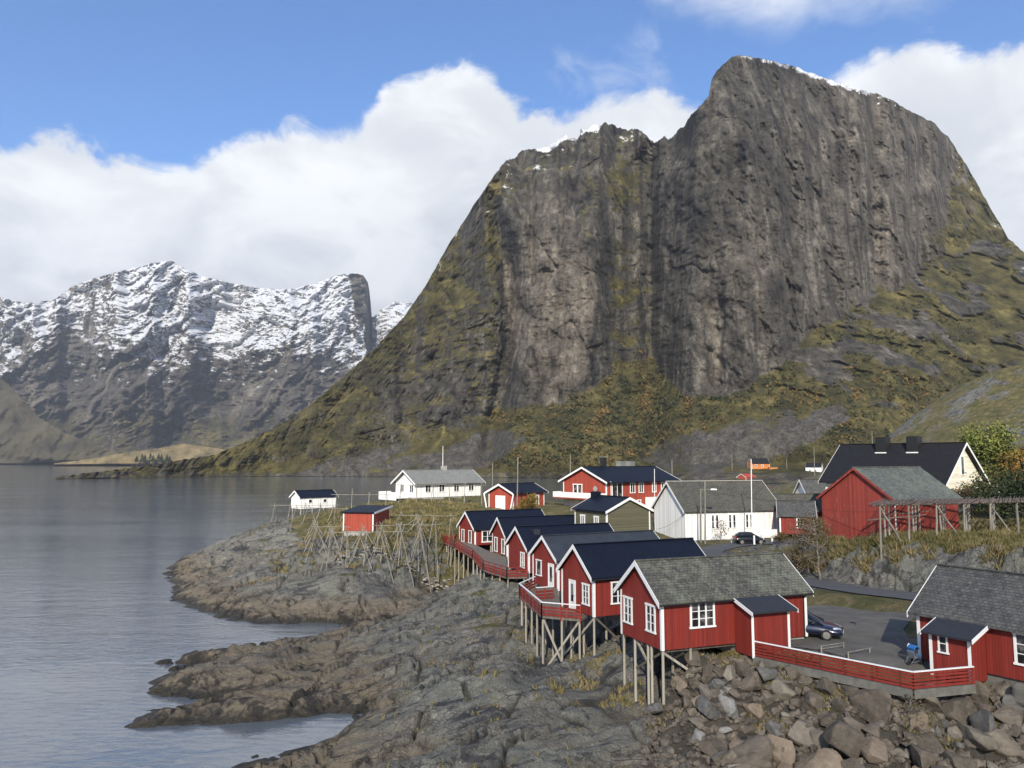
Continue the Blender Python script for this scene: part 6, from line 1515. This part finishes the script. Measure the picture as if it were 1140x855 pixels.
def grass():
    """autumn grass standing on the near turf, too fine to count"""
    rs = np.random.RandomState(3); pts = []
    zones = [(26, 42, 58, 84, 9000, .75), (40, 66, 52, 84, 9000, .75), (12.5, 30, 36.5, 48.5, 9000, .34), (6, 15, 42, 50, 1500, .32), (-32, 6, 94, 135, 9000, .6), (13, 24, 57, 98, 2500, .35), (1, 10, 46, 60, 2600, .36), (24, 34, 46, 72, 3000, .30), (-9, 4, 38, 70, 1500, .3)]
    V = []; tint = []
    for x0, x1, y0, y1, n, h in zones:
        x = rs.uniform(x0, x1, n); y = rs.uniform(y0, y1, n); z, flat, gr, cr, ci, fo = land_height(x, y)
        patch = fbm(x / 2.5, y / 2.5, 3, seed=91)
        ok = (flat < 0.35) & (z > 1.6) & ((gr > 0.45) | ((z > 2.0) & (patch > 0.16) & (gr > -1))) & (patch > -0.22)
        x, y, z, patch = x[ok], y[ok], z[ok], patch[ok]
        for bx, by, bz, pp in zip(x, y, z, patch):
            k = 7; hh = h * (0.7 + 1.2 * max(0, pp)) * rs.uniform(.5, 1.2)
            a = rs.uniform(0, 6.28, k); r = rs.uniform(0, .16, k); b0 = np.stack([bx + np.cos(a) * r, by + np.sin(a) * r, np.full(k, bz - .04)], 1)
            ln = rs.normal(size=(k, 2)) * .38 * hh; tip = b0 + np.c_[ln, hh * rs.uniform(.5, 1.1, k)]; wv = np.stack([-np.sin(a), np.cos(a), 0 * a], 1) * (.018 + .0005 * by)
            V.append(np.stack([b0 - wv, b0 + wv, tip], 1)); tint.append(np.clip(0.5 + pp * .9 + rs.normal(size=k) * .16, 0, 1))
    V = np.concatenate(V).reshape(-1, 3); tint = np.repeat(np.concatenate(tint), 3); n = len(V) // 3
    me = bpy.data.meshes.new('grass'); me.vertices.add(n * 3); me.vertices.foreach_set('co', V.reshape(-1).astype(np.float32)); me.loops.add(n * 3); me.loops.foreach_set('vertex_index', np.arange(n * 3, dtype=np.int32))
    me.polygons.add(n); me.polygons.foreach_set('loop_start', np.arange(0, n * 3, 3, dtype=np.int32)); me.polygons.foreach_set('loop_total', np.full(n, 3, np.int32)); me.update(calc_edges=True)
    t = me.attributes.new('tint', 'FLOAT_COLOR', 'POINT'); t.data.foreach_set('color', np.stack([tint, tint, tint, np.ones_like(tint)], 1).reshape(-1).astype(np.float32))
    me.materials.append(mat_leaf('autumn_grass', [(0.060, 0.066, 0.020), (0.125, 0.110, 0.042), (0.255, 0.200, 0.098)])); o = bpy.data.objects.new('grass', me); COL.objects.link(o); tag(o, 'dry autumn grass on the turf slopes', 'grass', kind='stuff')


grass()


def undergrowth():
    """birch scrub in autumn colours on the foot of the mountain"""
    rs = np.random.RandomState(8); mo = [o for o in bpy.data.objects if o.name.startswith('mountain')][0]; me = mo.data; n = len(me.vertices)
    co = np.empty(n * 3, np.float32); me.vertices.foreach_get('co', co); co = co.reshape(-1, 3); mk = np.empty(n * 4, np.float32); me.attributes['mask'].data.foreach_get('color', mk); mk = mk.reshape(-1, 4)
    d = co - np.array([0, 0, CH]); fw = d[:, 1] * CP + d[:, 2] * SP; up = -d[:, 1] * SP + d[:, 2] * CP; U = CX + F * d[:, 0] / fw; Vv = CY - F * up / fw
    foot = bilin(U, CLIFF_FOOT); dens = np.zeros(n)
    for (uu, vv, a, b_, s) in [(700, 470, 75, 36, 1.0), (660, 495, 70, 22, .9), (745, 425, 60, 20, .9), (590, 510, 50, 14, .7), (860, 440, 90, 26, .55), (960, 420, 70, 40, .5), (930, 480, 50, 30, .7), (1010, 370, 60, 30, .4), (760, 450, 80, 40, .5), (640, 450, 30, 30, .7), (570, 470, 20, 30, .5), (1000, 440, 60, 30, .6), (840, 500, 60, 14, .6), (720, 390, 16, 40, .5), (560, 380, 8, 60, .3)]:
        dens = np.maximum(dens, s * np.exp(-((U - uu) / a) ** 2 - ((Vv - vv) / b_) ** 2))
    dens *= sstep(mk[:, 0], .35, .7) * (1 - mk[:, 3]) * (Vv < 521) * sstep(fbm(U / 9, Vv / 7, 3, seed=301), -.15, .3) * (co[:, 2] < 420)
    dens *= fw * fw / 1e6; dens /= dens.sum(); idx = rs.choice(n, 3600, p=dens); P = co[idx] + rs.normal(size=(3600, 3)) * np.array([1.5, 1.5, .2])
    C = []; N = []; S = []
    pn = fbm(U[idx] / 26, Vv[idx] / 16, 3, seed=303)
    for p, q in zip(P, pn):
        r = rs.uniform(.9, 2.3); k = 9; C.append(p + np.array([0, 0, r * .7]) + rs.normal(size=(k, 3)) * r * np.array([.55, .55, .5])); N.append(np.clip(np.full(k, .30 + q * 1.0 + rs.normal() * .22) + rs.normal(size=k) * .06, 0, 1)); S.append(np.full(k, r * .62))
    C = np.concatenate(C); o = leaf_object('undergrowth', C, np.concatenate(N), np.concatenate(S), mat_leaf('scrub_leaves', [(0.038, 0.044, 0.020), (0.092, 0.075, 0.030), (0.185, 0.112, 0.036)]), None, rs)
    tag(o, 'orange and green birch scrub below the cliffs', 'scrub', kind='stuff')


undergrowth()
